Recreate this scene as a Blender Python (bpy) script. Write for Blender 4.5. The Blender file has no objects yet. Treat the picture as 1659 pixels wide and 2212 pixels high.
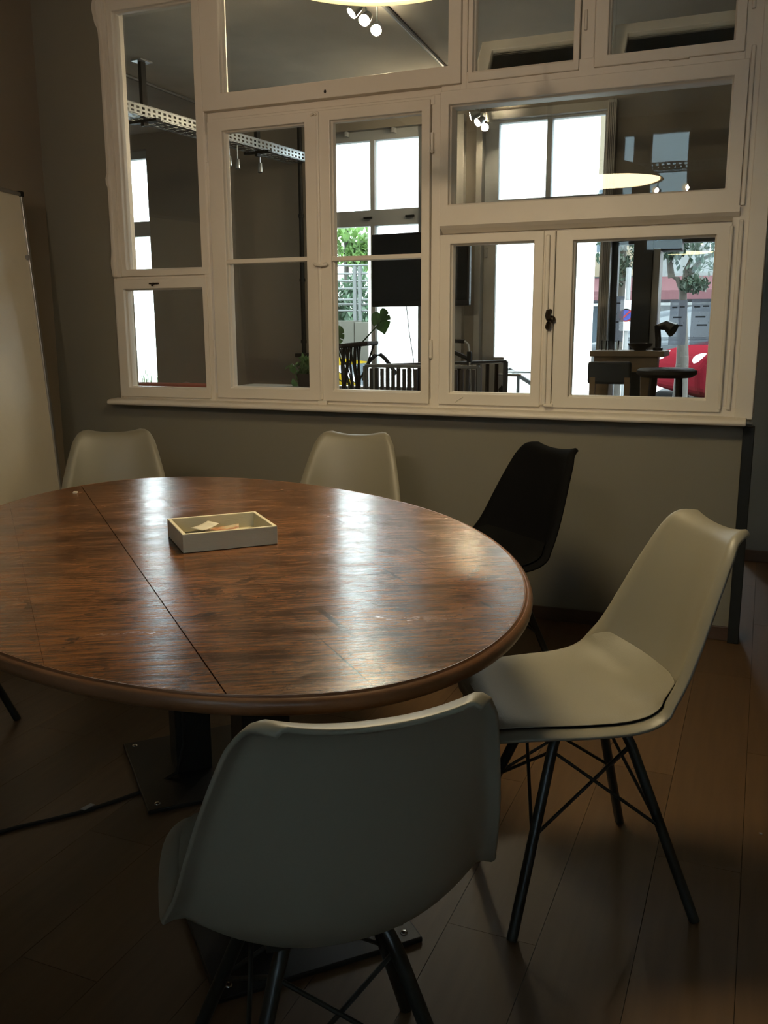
import bpy, bmesh, math, random
from mathutils import Vector, Matrix
random.seed(7)
scene = bpy.context.scene
COL = scene.collection
PI = math.pi
R = math.radians

# ------------------------------------------------------------------ camera
IMG_W, IMG_H, FPX = 1659, 2212, 1950.0
CAM = Vector((0.0, 0.0, 1.25))
_p, _y, _r = R(11.51), R(22.67), R(-0.227)
FW = Vector((-math.sin(_y) * math.cos(_p), math.cos(_y) * math.cos(_p), -math.sin(_p)))
RT0 = Vector((math.cos(_y), math.sin(_y), 0))
UP0 = RT0.cross(FW)
RT = RT0 * math.cos(_r) + UP0 * math.sin(_r)
UP = UP0 * math.cos(_r) - RT0 * math.sin(_r)
cam_data = bpy.data.cameras.new('camera')
cam_data.sensor_fit = 'HORIZONTAL'
cam_data.sensor_width = 36.0
cam_data.lens = 36.0 * FPX / IMG_W
cam_data.clip_start = 0.02
cam_data.clip_end = 400
cam = bpy.data.objects.new('camera', cam_data)
COL.objects.link(cam)
cam.matrix_world = Matrix(((RT.x, UP.x, -FW.x, CAM.x), (RT.y, UP.y, -FW.y, CAM.y), (RT.z, UP.z, -FW.z, CAM.z), (0, 0, 0, 1)))
scene.camera = cam


def at(px, py, Y):
    """world point on the plane y = Y that the photograph shows at a pixel"""
    d = FW + RT * ((px - IMG_W / 2) / FPX) - UP * ((py - IMG_H / 2) / FPX)
    return CAM + d * ((Y - CAM.y) / d.y)


# ------------------------------------------------------------------ sky, exposure
world = bpy.data.worlds.new('overcast_sky')
scene.world = world
world.use_nodes = True
SKY = 16.0
bg = world.node_tree.nodes['Background']
bg.inputs['Color'].default_value = (0.86, 0.94, 1.0, 1)
bg.inputs['Strength'].default_value = SKY
scene.view_settings.view_transform = 'Standard'
scene.view_settings.look = 'None'
scene.view_settings.gamma = 1.0
scene.view_settings.use_curve_mapping = False
scene.view_settings.exposure = 0.1
DISC = 25.0        # glowing diffuser of the pendant
SPOT = 1300.0      # back room spot lamps
SPOT_NEAR = 4000.0 # deep spots under the near cable tray
try:
    scene.cycles.transparent_max_bounces = 24
    scene.cycles.max_bounces = 10
    scene.cycles.sample_clamp_indirect = 4.0
    scene.cycles.use_denoising = True
except Exception:
    pass


def portal(name, loc, rot, sx, sy):
    l = bpy.data.lights.new(name, 'AREA')
    l.shape = 'RECTANGLE'
    l.size, l.size_y = sx, sy
    l.cycles.is_portal = True
    o = bpy.data.objects.new(name, l)
    COL.objects.link(o)
    o.location = loc
    o.rotation_euler = rot
    return o


portal('daylight_portal', (-5.38, 6.78, 1.5), (-PI / 2, 0, 0), 1.1, 2.4)
portal('daylight_portal', (-2.81, 6.78, 1.72), (-PI / 2, 0, 0), 0.9, 1.98)
portal('daylight_portal', (-1.47, 6.78, 1.4), (-PI / 2, 0, 0), 0.85, 2.65)
portal('daylight_portal', (-0.67, 6.78, 1.15), (-PI / 2, 0, 0), 0.7, 1.35)
portal('daylight_portal', (-1.1, -1.82, 2.5), (PI / 2, 0, 0), 0.7, 1.2)
portal('daylight_portal', (0.55, -1.82, 1.7), (PI / 2, 0, 0), 0.7, 1.2)  # portal of the added fill window


# ------------------------------------------------------------------ materials
def nodes_of(m):
    m.use_nodes = True
    nt = m.node_tree
    return nt, nt.nodes['Principled BSDF']


def mat(name, col, rough=0.5, metal=0.0, var=0.12, scale=18.0, bump=0.0, bscale=60.0, spec=0.5, rand=0.0, stretch=(1, 1, 1)):
    m = bpy.data.materials.new(name)
    nt, b = nodes_of(m)
    tc = nt.nodes.new('ShaderNodeTexCoord')
    mp = nt.nodes.new('ShaderNodeMapping')
    mp.inputs['Scale'].default_value = stretch
    nt.links.new(tc.outputs['Object'], mp.inputs['Vector'])
    nz = nt.nodes.new('ShaderNodeTexNoise')
    nz.inputs['Scale'].default_value = scale
    nz.inputs['Detail'].default_value = 5
    nt.links.new(mp.outputs['Vector'], nz.inputs['Vector'])
    mr = nt.nodes.new('ShaderNodeMapRange')
    mr.inputs['To Min'].default_value = 1 - var
    mr.inputs['To Max'].default_value = 1 + var
    nt.links.new(nz.outputs['Fac'], mr.inputs['Value'])
    hsv = nt.nodes.new('ShaderNodeHueSaturation')
    hsv.inputs['Color'].default_value = (*col, 1)
    if rand > 0:
        oi = nt.nodes.new('ShaderNodeObjectInfo')
        r2 = nt.nodes.new('ShaderNodeMapRange')
        r2.inputs['To Min'].default_value = 1 - rand
        r2.inputs['To Max'].default_value = 1 + rand
        nt.links.new(oi.outputs['Random'], r2.inputs['Value'])
        mu = nt.nodes.new('ShaderNodeMath')
        mu.operation = 'MULTIPLY'
        nt.links.new(r2.outputs[0], mu.inputs[0])
        nt.links.new(mr.outputs[0], mu.inputs[1])
        nt.links.new(mu.outputs[0], hsv.inputs['Value'])
    else:
        nt.links.new(mr.outputs[0], hsv.inputs['Value'])
    nt.links.new(hsv.outputs['Color'], b.inputs['Base Color'])
    b.inputs['Roughness'].default_value = rough
    b.inputs['Metallic'].default_value = metal
    b.inputs['Specular IOR Level'].default_value = spec
    if bump > 0:
        n2 = nt.nodes.new('ShaderNodeTexNoise')
        n2.inputs['Scale'].default_value = bscale
        n2.inputs['Detail'].default_value = 4
        nt.links.new(mp.outputs['Vector'], n2.inputs['Vector'])
        bp = nt.nodes.new('ShaderNodeBump')
        bp.inputs['Strength'].default_value = bump
        bp.inputs['Distance'].default_value = 0.004
        nt.links.new(n2.outputs['Fac'], bp.inputs['Height'])
        nt.links.new(bp.outputs['Normal'], b.inputs['Normal'])
    return m


def glass_mat(name, tint=(0.95, 0.97, 0.96)):
    m = bpy.data.materials.new(name)
    m.use_nodes = True
    nt = m.node_tree
    nt.nodes.clear()
    out = nt.nodes.new('ShaderNodeOutputMaterial')
    mix = nt.nodes.new('ShaderNodeMixShader')
    tr = nt.nodes.new('ShaderNodeBsdfTransparent')
    gl = nt.nodes.new('ShaderNodeBsdfGlossy')
    fr = nt.nodes.new('ShaderNodeFresnel')
    nz = nt.nodes.new('ShaderNodeTexNoise')
    bp = nt.nodes.new('ShaderNodeBump')
    nz.inputs['Scale'].default_value = 2.5
    bp.inputs['Strength'].default_value = 0.02
    bp.inputs['Distance'].default_value = 0.01
    nt.links.new(nz.outputs['Fac'], bp.inputs['Height'])
    nt.links.new(bp.outputs['Normal'], gl.inputs['Normal'])
    tr.inputs['Color'].default_value = (*tint, 1)
    gl.inputs['Roughness'].default_value = 0.0
    fr.inputs['IOR'].default_value = 1.5
    nt.links.new(fr.outputs[0], mix.inputs['Fac'])
    nt.links.new(tr.outputs[0], mix.inputs[1])
    nt.links.new(gl.outputs[0], mix.inputs[2])
    nt.links.new(mix.outputs[0], out.inputs['Surface'])
    return m


def film_mat(name, col, opacity):
    """printed translucent film on glass"""
    m = bpy.data.materials.new(name)
    m.use_nodes = True
    nt = m.node_tree
    nt.nodes.clear()
    out = nt.nodes.new('ShaderNodeOutputMaterial')
    mix = nt.nodes.new('ShaderNodeMixShader')
    tr = nt.nodes.new('ShaderNodeBsdfTransparent')
    df = nt.nodes.new('ShaderNodeBsdfDiffuse')
    tl = nt.nodes.new('ShaderNodeBsdfTranslucent')
    m2 = nt.nodes.new('ShaderNodeMixShader')
    nz = nt.nodes.new('ShaderNodeTexNoise')
    nz.inputs['Scale'].default_value = 9
    mr = nt.nodes.new('ShaderNodeMapRange')
    mr.inputs['To Min'].default_value = opacity - 0.06
    mr.inputs['To Max'].default_value = opacity + 0.06
    nt.links.new(nz.outputs['Fac'], mr.inputs['Value'])
    nt.links.new(mr.outputs[0], mix.inputs['Fac'])
    df.inputs['Color'].default_value = (*col, 1)
    tl.inputs['Color'].default_value = (*col, 1)
    nt.links.new(df.outputs[0], m2.inputs[1])
    nt.links.new(tl.outputs[0], m2.inputs[2])
    nt.links.new(tr.outputs[0], mix.inputs[1])
    nt.links.new(m2.outputs[0], mix.inputs[2])
    nt.links.new(mix.outputs[0], out.inputs['Surface'])
    return m


def emit_mat(name, col, strength):
    m = bpy.data.materials.new(name)
    nt, b = nodes_of(m)
    b.inputs['Base Color'].default_value = (*col, 1)
    b.inputs['Emission Color'].default_value = (*col, 1)
    b.inputs['Emission Strength'].default_value = strength
    return m


def leaf_mat(name, col, trans=0.45):
    m = bpy.data.materials.new(name)
    m.use_nodes = True
    nt = m.node_tree
    nt.nodes.clear()
    out = nt.nodes.new('ShaderNodeOutputMaterial')
    mix = nt.nodes.new('ShaderNodeMixShader')
    df = nt.nodes.new('ShaderNodeBsdfPrincipled')
    tl = nt.nodes.new('ShaderNodeBsdfTranslucent')
    nz = nt.nodes.new('ShaderNodeTexNoise')
    nz.inputs['Scale'].default_value = 4
    cr = nt.nodes.new('ShaderNodeValToRGB')
    cr.color_ramp.elements[0].position = 0.3
    cr.color_ramp.elements[1].position = 0.7
    cr.color_ramp.elements[0].color = (col[0] * 0.6, col[1] * 0.6, col[2] * 0.6, 1)
    cr.color_ramp.elements[1].color = (min(1, col[0] * 1.4), min(1, col[1] * 1.3), col[2] * 1.2, 1)
    nt.links.new(nz.outputs['Fac'], cr.inputs['Fac'])
    nt.links.new(cr.outputs['Color'], df.inputs['Base Color'])
    nt.links.new(cr.outputs['Color'], tl.inputs['Color'])
    df.inputs['Roughness'].default_value = 0.45
    mix.inputs['Fac'].default_value = trans
    nt.links.new(df.outputs[0], mix.inputs[1])
    nt.links.new(tl.outputs[0], mix.inputs[2])
    nt.links.new(mix.outputs[0], out.inputs['Surface'])
    return m


def table_mat():
    m = bpy.data.materials.new('worn_table_wood')
    nt, b = nodes_of(m)
    N, L = nt.nodes.new, nt.links.new
    tc = N('ShaderNodeTexCoord')

    def noise(scale, stretch, rot=0.0, detail=6, rough=0.6, dist=0.0):
        vr = N('ShaderNodeVectorRotate')
        vr.rotation_type = 'Z_AXIS'
        vr.inputs['Angle'].default_value = rot
        L(tc.outputs['Object'], vr.inputs['Vector'])
        mp = N('ShaderNodeMapping')
        mp.inputs['Scale'].default_value = stretch
        L(vr.outputs[0], mp.inputs['Vector'])
        nz = N('ShaderNodeTexNoise')
        nz.inputs['Scale'].default_value = scale
        nz.inputs['Detail'].default_value = detail
        nz.inputs['Roughness'].default_value = rough
        nz.inputs['Distortion'].default_value = dist
        L(mp.outputs['Vector'], nz.inputs['Vector'])
        return nz

    def ramp(src, p0, p1, c0=(0, 0, 0, 1), c1=(1, 1, 1, 1)):
        mr_ = N('ShaderNodeMapRange')
        mr_.inputs['From Min'].default_value = p0
        mr_.inputs['From Max'].default_value = p1
        L(src, mr_.inputs['Value'])
        cr = N('ShaderNodeValToRGB')
        cr.color_ramp.elements[0].color = c0
        cr.color_ramp.elements[1].color = c1
        L(mr_.outputs[0], cr.inputs['Fac'])
        return cr

    def mixc(fac, a, bb, mode='MIX'):
        mx = N('ShaderNodeMix')
        mx.data_type = 'RGBA'
        mx.blend_type = mode
        if isinstance(fac, float):
            mx.inputs[0].default_value = fac
        else:
            L(fac, mx.inputs[0])
        for sock, v in ((mx.inputs[6], a), (mx.inputs[7], bb)):
            if isinstance(v, tuple):
                sock.default_value = v
            else:
                L(v, sock)
        return mx.outputs[2]

    saw = R(-74)                      # saw marks run across the planks
    blotch = noise(6.5, (0.8, 1.5, 1), saw, 8, 0.75, 0.25)
    big = noise(1.6, (1, 1, 1), 0.3, 5, 0.6, 0.5)
    streak = noise(1.0, (5.0, 42.0, 1), saw, 6, 0.72, 0.5)
    fine = noise(1.0, (14.0, 150.0, 1), saw, 4, 0.7)
    grain = noise(1.0, (6.0, 90.0, 1), 0, 5, 0.7)

    def madd(a, k, b_):
        mm = N('ShaderNodeMath')
        mm.operation = 'MULTIPLY_ADD'
        L(a, mm.inputs[0])
        mm.inputs[1].default_value = k
        if isinstance(b_, float):
            mm.inputs[2].default_value = b_
        else:
            L(b_, mm.inputs[2])
        return mm.outputs[0]
    w = madd(streak.outputs['Fac'], 1.3, madd(blotch.outputs['Fac'], 1.15, 0.0))
    w = madd(big.outputs['Fac'], 0.8, w)
    w = madd(fine.outputs['Fac'], 0.7, w)
    wear = ramp(w, 1.66, 2.10)
    base = ramp(grain.outputs['Fac'], 0.3, 0.75, (0.034, 0.016, 0.009, 1), (0.066, 0.031, 0.017, 1))
    bare = ramp(fine.outputs['Fac'], 0.3, 0.75, (0.135, 0.058, 0.024, 1), (0.250, 0.112, 0.046, 1))
    c = mixc(wear.outputs['Color'], base.outputs['Color'], bare.outputs['Color'])
    dk = madd(noise(9.0, (1, 1.4, 1), 0.9, 8, 0.75, 1.0).outputs['Fac'], 1.0, streak.outputs['Fac'])
    dm = ramp(dk, 1.06, 1.22)
    c = mixc(dm.outputs['Color'], c, (0.020, 0.011, 0.008, 1))
    # a few pale scratches
    scr = noise(1.0, (3.5, 230.0, 1), R(-60), 2, 0.5)
    sm = ramp(scr.outputs['Fac'], 0.74, 0.80)
    c = mixc(sm.outputs['Color'], c, (0.22, 0.12, 0.06, 1))
    # long dark gouges along the planks
    for gu, gv, hu, hv in ((0.69, 0.047, 0.095, 0.0065), (0.43, 0.262, 0.13, 0.0030), (0.86, -0.006, 0.11, 0.0020), (0.30, 0.40, 0.05, 0.0045), (0.72, 0.33, 0.025, 0.004)):
        mg = N('ShaderNodeMapping')
        mg.inputs['Location'].default_value = (-gu / hu, -gv / hv, 0)
        mg.inputs['Scale'].default_value = (1 / hu, 1 / hv, 0)
        L(tc.outputs['Object'], mg.inputs['Vector'])
        ln_ = N('ShaderNodeVectorMath')
        ln_.operation = 'LENGTH'
        L(mg.outputs['Vector'], ln_.inputs[0])
        edge = madd(blotch.outputs['Fac'], 1.4, ln_.outputs['Value'])
        gm = ramp(edge, 1.75, 1.25)
        c = mixc(gm.outputs['Color'], c, (0.014, 0.009, 0.007, 1))
    L(c, b.inputs['Base Color'])
    rr = N('ShaderNodeMapRange')
    rr.inputs['From Min'].default_value = 0.3
    rr.inputs['From Max'].default_value = 0.7
    rr.inputs['To Min'].default_value = 0.12
    rr.inputs['To Max'].default_value = 0.30
    L(blotch.outputs['Fac'], rr.inputs['Value'])
    L(rr.outputs[0], b.inputs['Roughness'])
    b.inputs['Specular IOR Level'].default_value = 0.42
    hgt = madd(streak.outputs['Fac'], 0.9, madd(fine.outputs['Fac'], 0.4, madd(blotch.outputs['Fac'], 0.45, 0.0)))
    bp = N('ShaderNodeBump')
    bp.inputs['Strength'].default_value = 0.4
    bp.inputs['Distance'].default_value = 0.002
    L(hgt, bp.inputs['Height'])
    L(bp.outputs['Normal'], b.inputs['Normal'])
    return m


M = {}
M['table'] = table_mat()
M['rim'] = mat('table_rim_wood', (0.190, 0.088, 0.040), 0.34, var=0.55, scale=9, bump=0.25, bscale=40, stretch=(1, 1, 3))
M['floor'] = mat('oak_laminate', (0.112, 0.063, 0.030), 0.42, var=0.28, scale=5, bump=0.06, bscale=40, rand=0.14, stretch=(9, 0.7, 1))
M['subfloor'] = mat('dark_subfloor', (0.02, 0.012, 0.008), 0.8)
M['wall'] = mat('grey_wall_paint', (0.215, 0.198, 0.155), 0.75, var=0.05, scale=3, bump=0.05, bscale=220)
M['wall_l'] = mat('warm_grey_wall_paint', (0.29, 0.238, 0.178), 0.75, var=0.05, scale=3, bump=0.05, bscale=220)
M['wall_cool'] = mat('blue_grey_wall_paint', (0.16, 0.17, 0.17), 0.75, var=0.05, scale=3, bump=0.05, bscale=220)
M['wall_far'] = mat('dark_taupe_wall_paint', (0.288, 0.259, 0.222), 0.7, var=0.07, scale=2)
M['ceiling'] = mat('raw_concrete_ceiling', (0.529, 0.506, 0.448), 0.85, var=0.30, scale=2.2, bump=0.1, bscale=60)
M['ceil_white'] = mat('painted_ceiling', (0.8, 0.77, 0.70), 0.85, var=0.04)
M['white'] = mat('old_white_gloss_paint', (0.72, 0.665, 0.585), 0.42, var=0.06, scale=7, bump=0.07, bscale=35)
M['white_cool'] = mat('grey_white_window_paint', (0.432, 0.456, 0.468), 0.5, var=0.06)
M['door_grey'] = mat('light_grey_door_paint', (0.42, 0.41, 0.38), 0.5, var=0.05)
M['base'] = mat('brown_skirting', (0.070, 0.038, 0.022), 0.5, var=0.25, scale=8, stretch=(0.4, 1, 6))
M['glass'] = glass_mat('clear_window_glass')
M['steel_dark'] = mat('dark_painted_steel', (0.018, 0.020, 0.021), 0.5, var=0.15, spec=0.2)
M['steel_black'] = mat('black_powder_coat', (0.012, 0.013, 0.014), 0.38, var=0.2)
M['leg'] = mat('black_green_metal_leg', (0.016, 0.018, 0.017), 0.36, var=0.2)
M['shell'] = mat('matt_white_plastic', (0.235, 0.213, 0.162), 0.42, var=0.03, scale=6)
M['cushion'] = mat('white_leatherette', (0.232, 0.212, 0.160), 0.5, var=0.05, scale=9, bump=0.12, bscale=300)
M['shell_black'] = mat('matt_black_plastic', (0.005, 0.005, 0.0055), 0.75, var=0.05, spec=0.04)
M['cushion_black'] = mat('black_leatherette', (0.005, 0.005, 0.005), 0.75, var=0.05, spec=0.05)
M['screw'] = mat('bright_steel_screw', (0.6, 0.6, 0.58), 0.25, metal=1.0)
M['alu'] = mat('brushed_aluminium', (0.45, 0.44, 0.42), 0.35, metal=0.9, var=0.1)
M['board'] = mat('whiteboard_enamel', (0.80, 0.71, 0.56), 0.3, var=0.03)
M['tray'] = mat('whitewashed_wood', (0.66, 0.61, 0.45), 0.6, var=0.10, scale=10, bump=0.12, bscale=70, stretch=(1, 4, 4))
M['tray_in'] = mat('whitewashed_wood_floor', (0.48, 0.42, 0.27), 0.65, var=0.12, scale=10)
M['brass_dark'] = mat('dark_bronze', (0.035, 0.026, 0.020), 0.4, metal=0.6, var=0.3)
M['galv'] = mat('galvanised_steel', (0.50, 0.54, 0.56), 0.32, metal=0.75, var=0.15, scale=30)
M['lamp_shade'] = mat('cream_enamel_shade', (0.62, 0.56, 0.44), 0.45, var=0.04)
M['cord'] = mat('black_rubber_cord', (0.012, 0.012, 0.012), 0.6)
M['diffuser'] = emit_mat('warm_lamp_diffuser', (1.0, 0.80, 0.46), DISC)
M['spot_near'] = emit_mat('warm_deep_spot_bulb', (1.0, 0.73, 0.46), SPOT_NEAR)
M['spot_bulb'] = emit_mat('warm_spot_bulb', (1.0, 0.78, 0.50), SPOT)
M['paper'] = mat('white_paper', (0.62, 0.58, 0.48), 0.6, var=0.1)


def card_mat():
    m = bpy.data.materials.new('printed_card')
    nt, b = nodes_of(m)
    tc = nt.nodes.new('ShaderNodeTexCoord')
    nz = nt.nodes.new('ShaderNodeTexNoise')
    nz.inputs['Scale'].default_value = 22
    nz.inputs['Detail'].default_value = 3
    nt.links.new(tc.outputs['Object'], nz.inputs['Vector'])
    cr = nt.nodes.new('ShaderNodeValToRGB')
    cr.color_ramp.interpolation = 'LINEAR'
    e = cr.color_ramp.elements
    e[0].position, e[0].color = 0.36, (0.16, 0.09, 0.07, 1)
    e[1].position, e[1].color = 0.46, (0.55, 0.24, 0.11, 1)
    n = e.new(0.54)
    n.color = (0.62, 0.50, 0.33, 1)
    n = e.new(0.66)
    n.color = (0.68, 0.62, 0.50, 1)
    nt.links.new(nz.outputs['Fac'], cr.inputs['Fac'])
    nt.links.new(cr.outputs['Color'], b.inputs['Base Color'])
    b.inputs['Roughness'].default_value = 0.35
    return m


M['card'] = card_mat()
M['card_dark'] = mat('dark_green_card', (0.05, 0.05, 0.04), 0.4, var=0.3)
M['card_black'] = mat('black_card', (0.010, 0.010, 0.010), 0.4)
M['screen'] = mat('black_glass_screen', (0.006, 0.006, 0.007), 0.08)
M['black'] = mat('black_plastic', (0.010, 0.010, 0.011), 0.45)
M['leaf'] = leaf_mat('monstera_leaf', (0.030, 0.090, 0.022), 0.25)
M['leaf2'] = leaf_mat('pothos_leaf', (0.10, 0.19, 0.08), 0.3)
M['leaf_tree'] = leaf_mat('tree_leaf', (0.072, 0.149, 0.036), 0.5)
M['leaf_street'] = leaf_mat('street_tree_leaf', (0.018, 0.037, 0.025), 0.35)
M['shrub'] = leaf_mat('shrub_leaf', (0.045, 0.090, 0.054), 0.35)
M['grass'] = leaf_mat('pale_grass', (0.228, 0.372, 0.216), 0.5)
M['bark'] = mat('tree_bark', (0.023, 0.020, 0.016), 0.85, var=0.4, bump=0.4, bscale=20)
M['root'] = mat('black_root_wood', (0.013, 0.011, 0.010), 0.6, var=0.4, bump=0.3)
M['terracotta'] = mat('dark_clay_pot', (0.04, 0.03, 0.025), 0.6)
M['bag'] = mat('navy_canvas', (0.018, 0.026, 0.040), 0.8, var=0.2, bump=0.15)
M['rail_grey'] = mat('grey_railing_paint', (0.16, 0.17, 0.18), 0.4, metal=0.3)
M['rail_out'] = mat('weathered_grey_railing', (0.050, 0.056, 0.056), 0.5)
M['slat'] = mat('black_brown_slat', (0.028, 0.024, 0.022), 0.5, var=0.3)
M['red_cloth'] = mat('red_couch_fabric', (0.32, 0.055, 0.028), 0.85, var=0.2, bump=0.2)
M['striped'] = mat('mauve_cushion_fabric', (0.30, 0.22, 0.24), 0.85, var=0.35, scale=30, stretch=(1, 8, 1))
M['grey_top'] = mat('pale_grey_tabletop', (0.42, 0.41, 0.38), 0.5)
M['render_white'] = mat('white_render', (0.86, 0.86, 0.84), 0.8, var=0.03)
M['concrete'] = mat('weathered_concrete', (0.048, 0.046, 0.036), 0.9, var=0.3, scale=3, bump=0.2)
M['sky_block'] = mat('blue_grey_sky_block', (0.34, 0.42, 0.46), 0.85, var=0.06)
M['paving'] = mat('pale_paving', (0.50, 0.51, 0.50), 0.85, var=0.1)
M['asphalt'] = mat('grey_asphalt', (0.022, 0.025, 0.029), 0.9, var=0.2)
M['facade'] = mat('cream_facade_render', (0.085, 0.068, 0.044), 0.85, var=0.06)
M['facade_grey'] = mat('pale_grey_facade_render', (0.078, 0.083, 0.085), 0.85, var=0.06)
M['awning'] = mat('red_awning_canvas', (0.045, 0.01, 0.014), 0.8, var=0.1)
M['shopfront'] = mat('dark_shopfront', (0.05, 0.055, 0.07), 0.3, var=0.2)
M['car_red'] = mat('red_car_paint', (0.06, 0.005, 0.008), 0.25, var=0.03, spec=0.0)
M['car_silver'] = mat('silver_car_paint', (0.055, 0.062, 0.07), 0.25, metal=0.3, var=0.03, spec=0.0)
M['car_yellow'] = mat('yellow_car_paint', (0.1, 0.066, 0.003), 0.3, var=0.03, spec=0.0)
M['car_glass'] = mat('dark_car_glass', (0.03, 0.04, 0.05), 0.08)
M['tyre'] = mat('black_tyre', (0.015, 0.015, 0.015), 0.8)
M['headlight'] = mat('clear_headlamp', (0.510, 0.528, 0.540), 0.15)
M['film'] = film_mat('frosted_blue_window_film', (0.260, 0.285, 0.347), 0.55)
M['film_print'] = film_mat('dark_film_print', (0.08, 0.09, 0.12), 0.7)
M['wood_light'] = mat('light_bench_wood', (0.24, 0.16, 0.08), 0.5, var=0.25, scale=6, stretch=(1, 6, 6))
M['sign_blue'] = mat('blue_sign_face', (0.020, 0.030, 0.160), 0.4)
M['sign_red'] = mat('red_sign_face', (0.200, 0.012, 0.012), 0.4)
M['sign_white'] = mat('white_sign_face', (0.300, 0.300, 0.310), 0.4)
M['column_dark'] = mat('anthracite_column', (0.030, 0.036, 0.042), 0.55)
M['foam'] = mat('black_foam_grip', (0.014, 0.014, 0.015), 0.8)


# ------------------------------------------------------------------ mesh helpers
class MB:
    def __init__(s):
        s.v, s.f, s.smooth = [], [], False

    def add(s, vs, fs):
        o = len(s.v)
        s.v += [Vector(v) for v in vs]
        s.f += [tuple(i + o for i in f) for f in fs]
        return s

    def box(s, x0, x1, y0, y1, z0, z1):
        return s.add([(x0, y0, z0), (x1, y0, z0), (x1, y1, z0), (x0, y1, z0), (x0, y0, z1), (x1, y0, z1), (x1, y1, z1), (x0, y1, z1)],
                     [(0, 3, 2, 1), (4, 5, 6, 7), (0, 1, 5, 4), (1, 2, 6, 5), (2, 3, 7, 6), (3, 0, 4, 7)])

    def obox(s, c, ax, ay, az):
        """oriented box: centre and three half vectors"""
        c, ax, ay, az = Vector(c), Vector(ax), Vector(ay), Vector(az)
        vs = [c + ax * i + ay * j + az * k for k in (-1, 1) for i, j in ((-1, -1), (1, -1), (1, 1), (-1, 1))]
        return s.add(vs, [(0, 3, 2, 1), (4, 5, 6, 7), (0, 1, 5, 4), (1, 2, 6, 5), (2, 3, 7, 6), (3, 0, 4, 7)])

    def tube(s, pts, r, n=10, cap=True):
        pts = [Vector(p) for p in pts]
        rs = r if isinstance(r, (list, tuple)) else [r] * len(pts)
        rings, ref = [], None
        for i, p in enumerate(pts):
            t = (pts[min(i + 1, len(pts) - 1)] - pts[max(i - 1, 0)]).normalized()
            if ref is None:
                ref = Vector((0, 0, 1)) if abs(t.z) < 0.9 else Vector((1, 0, 0))
            a = t.cross(ref)
            a = a.normalized() if a.length > 1e-6 else Vector((1, 0, 0))
            b = t.cross(a).normalized()
            ref = -b if False else ref
            rings.append([p + (a * math.cos(2 * PI * k / n) + b * math.sin(2 * PI * k / n)) * rs[i] for k in range(n)])
        vs = [v for ring in rings for v in ring]
        fs = []
        for i in range(len(rings) - 1):
            for k in range(n):
                fs.append((i * n + k, i * n + (k + 1) % n, (i + 1) * n + (k + 1) % n, (i + 1) * n + k))
        if cap:
            fs.append(tuple(range(n - 1, -1, -1)))
            fs.append(tuple((len(rings) - 1) * n + k for k in range(n)))
        s.smooth = True
        return s.add(vs, fs)

    def lathe(s, prof, c=(0, 0, 0), n=32, closed=False):
        c = Vector(c)
        vs = [c + Vector((r * math.cos(2 * PI * k / n), r * math.sin(2 * PI * k / n), z)) for r, z in prof for k in range(n)]
        fs = []
        m = len(prof)
        for i in range(m if closed else m - 1):
            j = (i + 1) % m
            for k in range(n):
                fs.append((i * n + k, i * n + (k + 1) % n, j * n + (k + 1) % n, j * n + k))
        s.smooth = True
        return s.add(vs, fs)

    def sphere(s, c, r, n=12, m=8, sc=(1, 1, 1)):
        prof = [(max(1e-4, r * math.sin(PI * i / m)), -r * math.cos(PI * i / m)) for i in range(m + 1)]
        c = Vector(c)
        vs = [c + Vector((q * math.cos(2 * PI * k / n) * sc[0], q * math.sin(2 * PI * k / n) * sc[1], z * sc[2])) for q, z in prof for k in range(n)]
        fs = [(i * n + k, i * n + (k + 1) % n, (i + 1) * n + (k + 1) % n, (i + 1) * n + k) for i in range(m) for k in range(n)]
        s.smooth = True
        return s.add(vs, fs)

    def prism(s, poly, axis, d0, d1):
        """extrude a 2-D polygon; axis 'x','y','z' is the extrusion axis"""
        def P(a, b, d):
            return {'x': (d, a, b), 'y': (a, d, b), 'z': (a, b, d)}[axis]
        n = len(poly)
        vs = [P(a, b, d0) for a, b in poly] + [P(a, b, d1) for a, b in poly]
        fs = [(i, (i + 1) % n, n + (i + 1) % n, n + i) for i in range(n)]
        fs += [tuple(range(n - 1, -1, -1)), tuple(range(n, 2 * n))]
        return s.add(vs, fs)

    def grid(s, rows):
        """rows of points -> quads"""
        n = len(rows[0])
        vs = [p for r in rows for p in r]
        fs = [(i * n + j, i * n + j + 1, (i + 1) * n + j + 1, (i + 1) * n + j) for i in range(len(rows) - 1) for j in range(n - 1)]
        s.smooth = True
        return s.add(vs, fs)

    def mesh(s, name, mats, off=None):
        me = bpy.data.meshes.new(name)
        vs = [v - off for v in s.v] if off is not None else s.v
        me.from_pydata([tuple(v) for v in vs], [], s.f)
        bm = bmesh.new()
        bm.from_mesh(me)
        bmesh.ops.recalc_face_normals(bm, faces=bm.faces)
        bm.to_mesh(me)
        bm.free()
        if s.smooth:
            for p in me.polygons:
                p.use_smooth = True
            try:
                me.set_sharp_from_angle(angle=R(40))
            except Exception:
                pass
        me.materials.append(mats)
        me.update()
        return me


def base_of(o):
    v = Vector((0, 0, 0))
    while o is not None:
        v += Vector(o.location)
        o = o.parent
    return v


def tag(o, label=None, cat=None, group=None, kind=None):
    if label: o['label'] = label
    if cat: o['category'] = cat
    if group: o['group'] = group
    if kind: o['kind'] = kind
    return o


def thing(name, label, cat, loc=(0, 0, 0), rz=0.0, group=None):
    o = bpy.data.objects.new(name, None)
    o.empty_display_size = 0.05
    COL.objects.link(o)
    o.location = loc
    o.rotation_euler = (0, 0, rz)
    return tag(o, label, cat, group)


def struct(name, label=None):
    o = bpy.data.objects.new(name, None)
    COL.objects.link(o)
    o['kind'] = 'structure'
    if label: o['label'] = label
    return o


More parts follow.
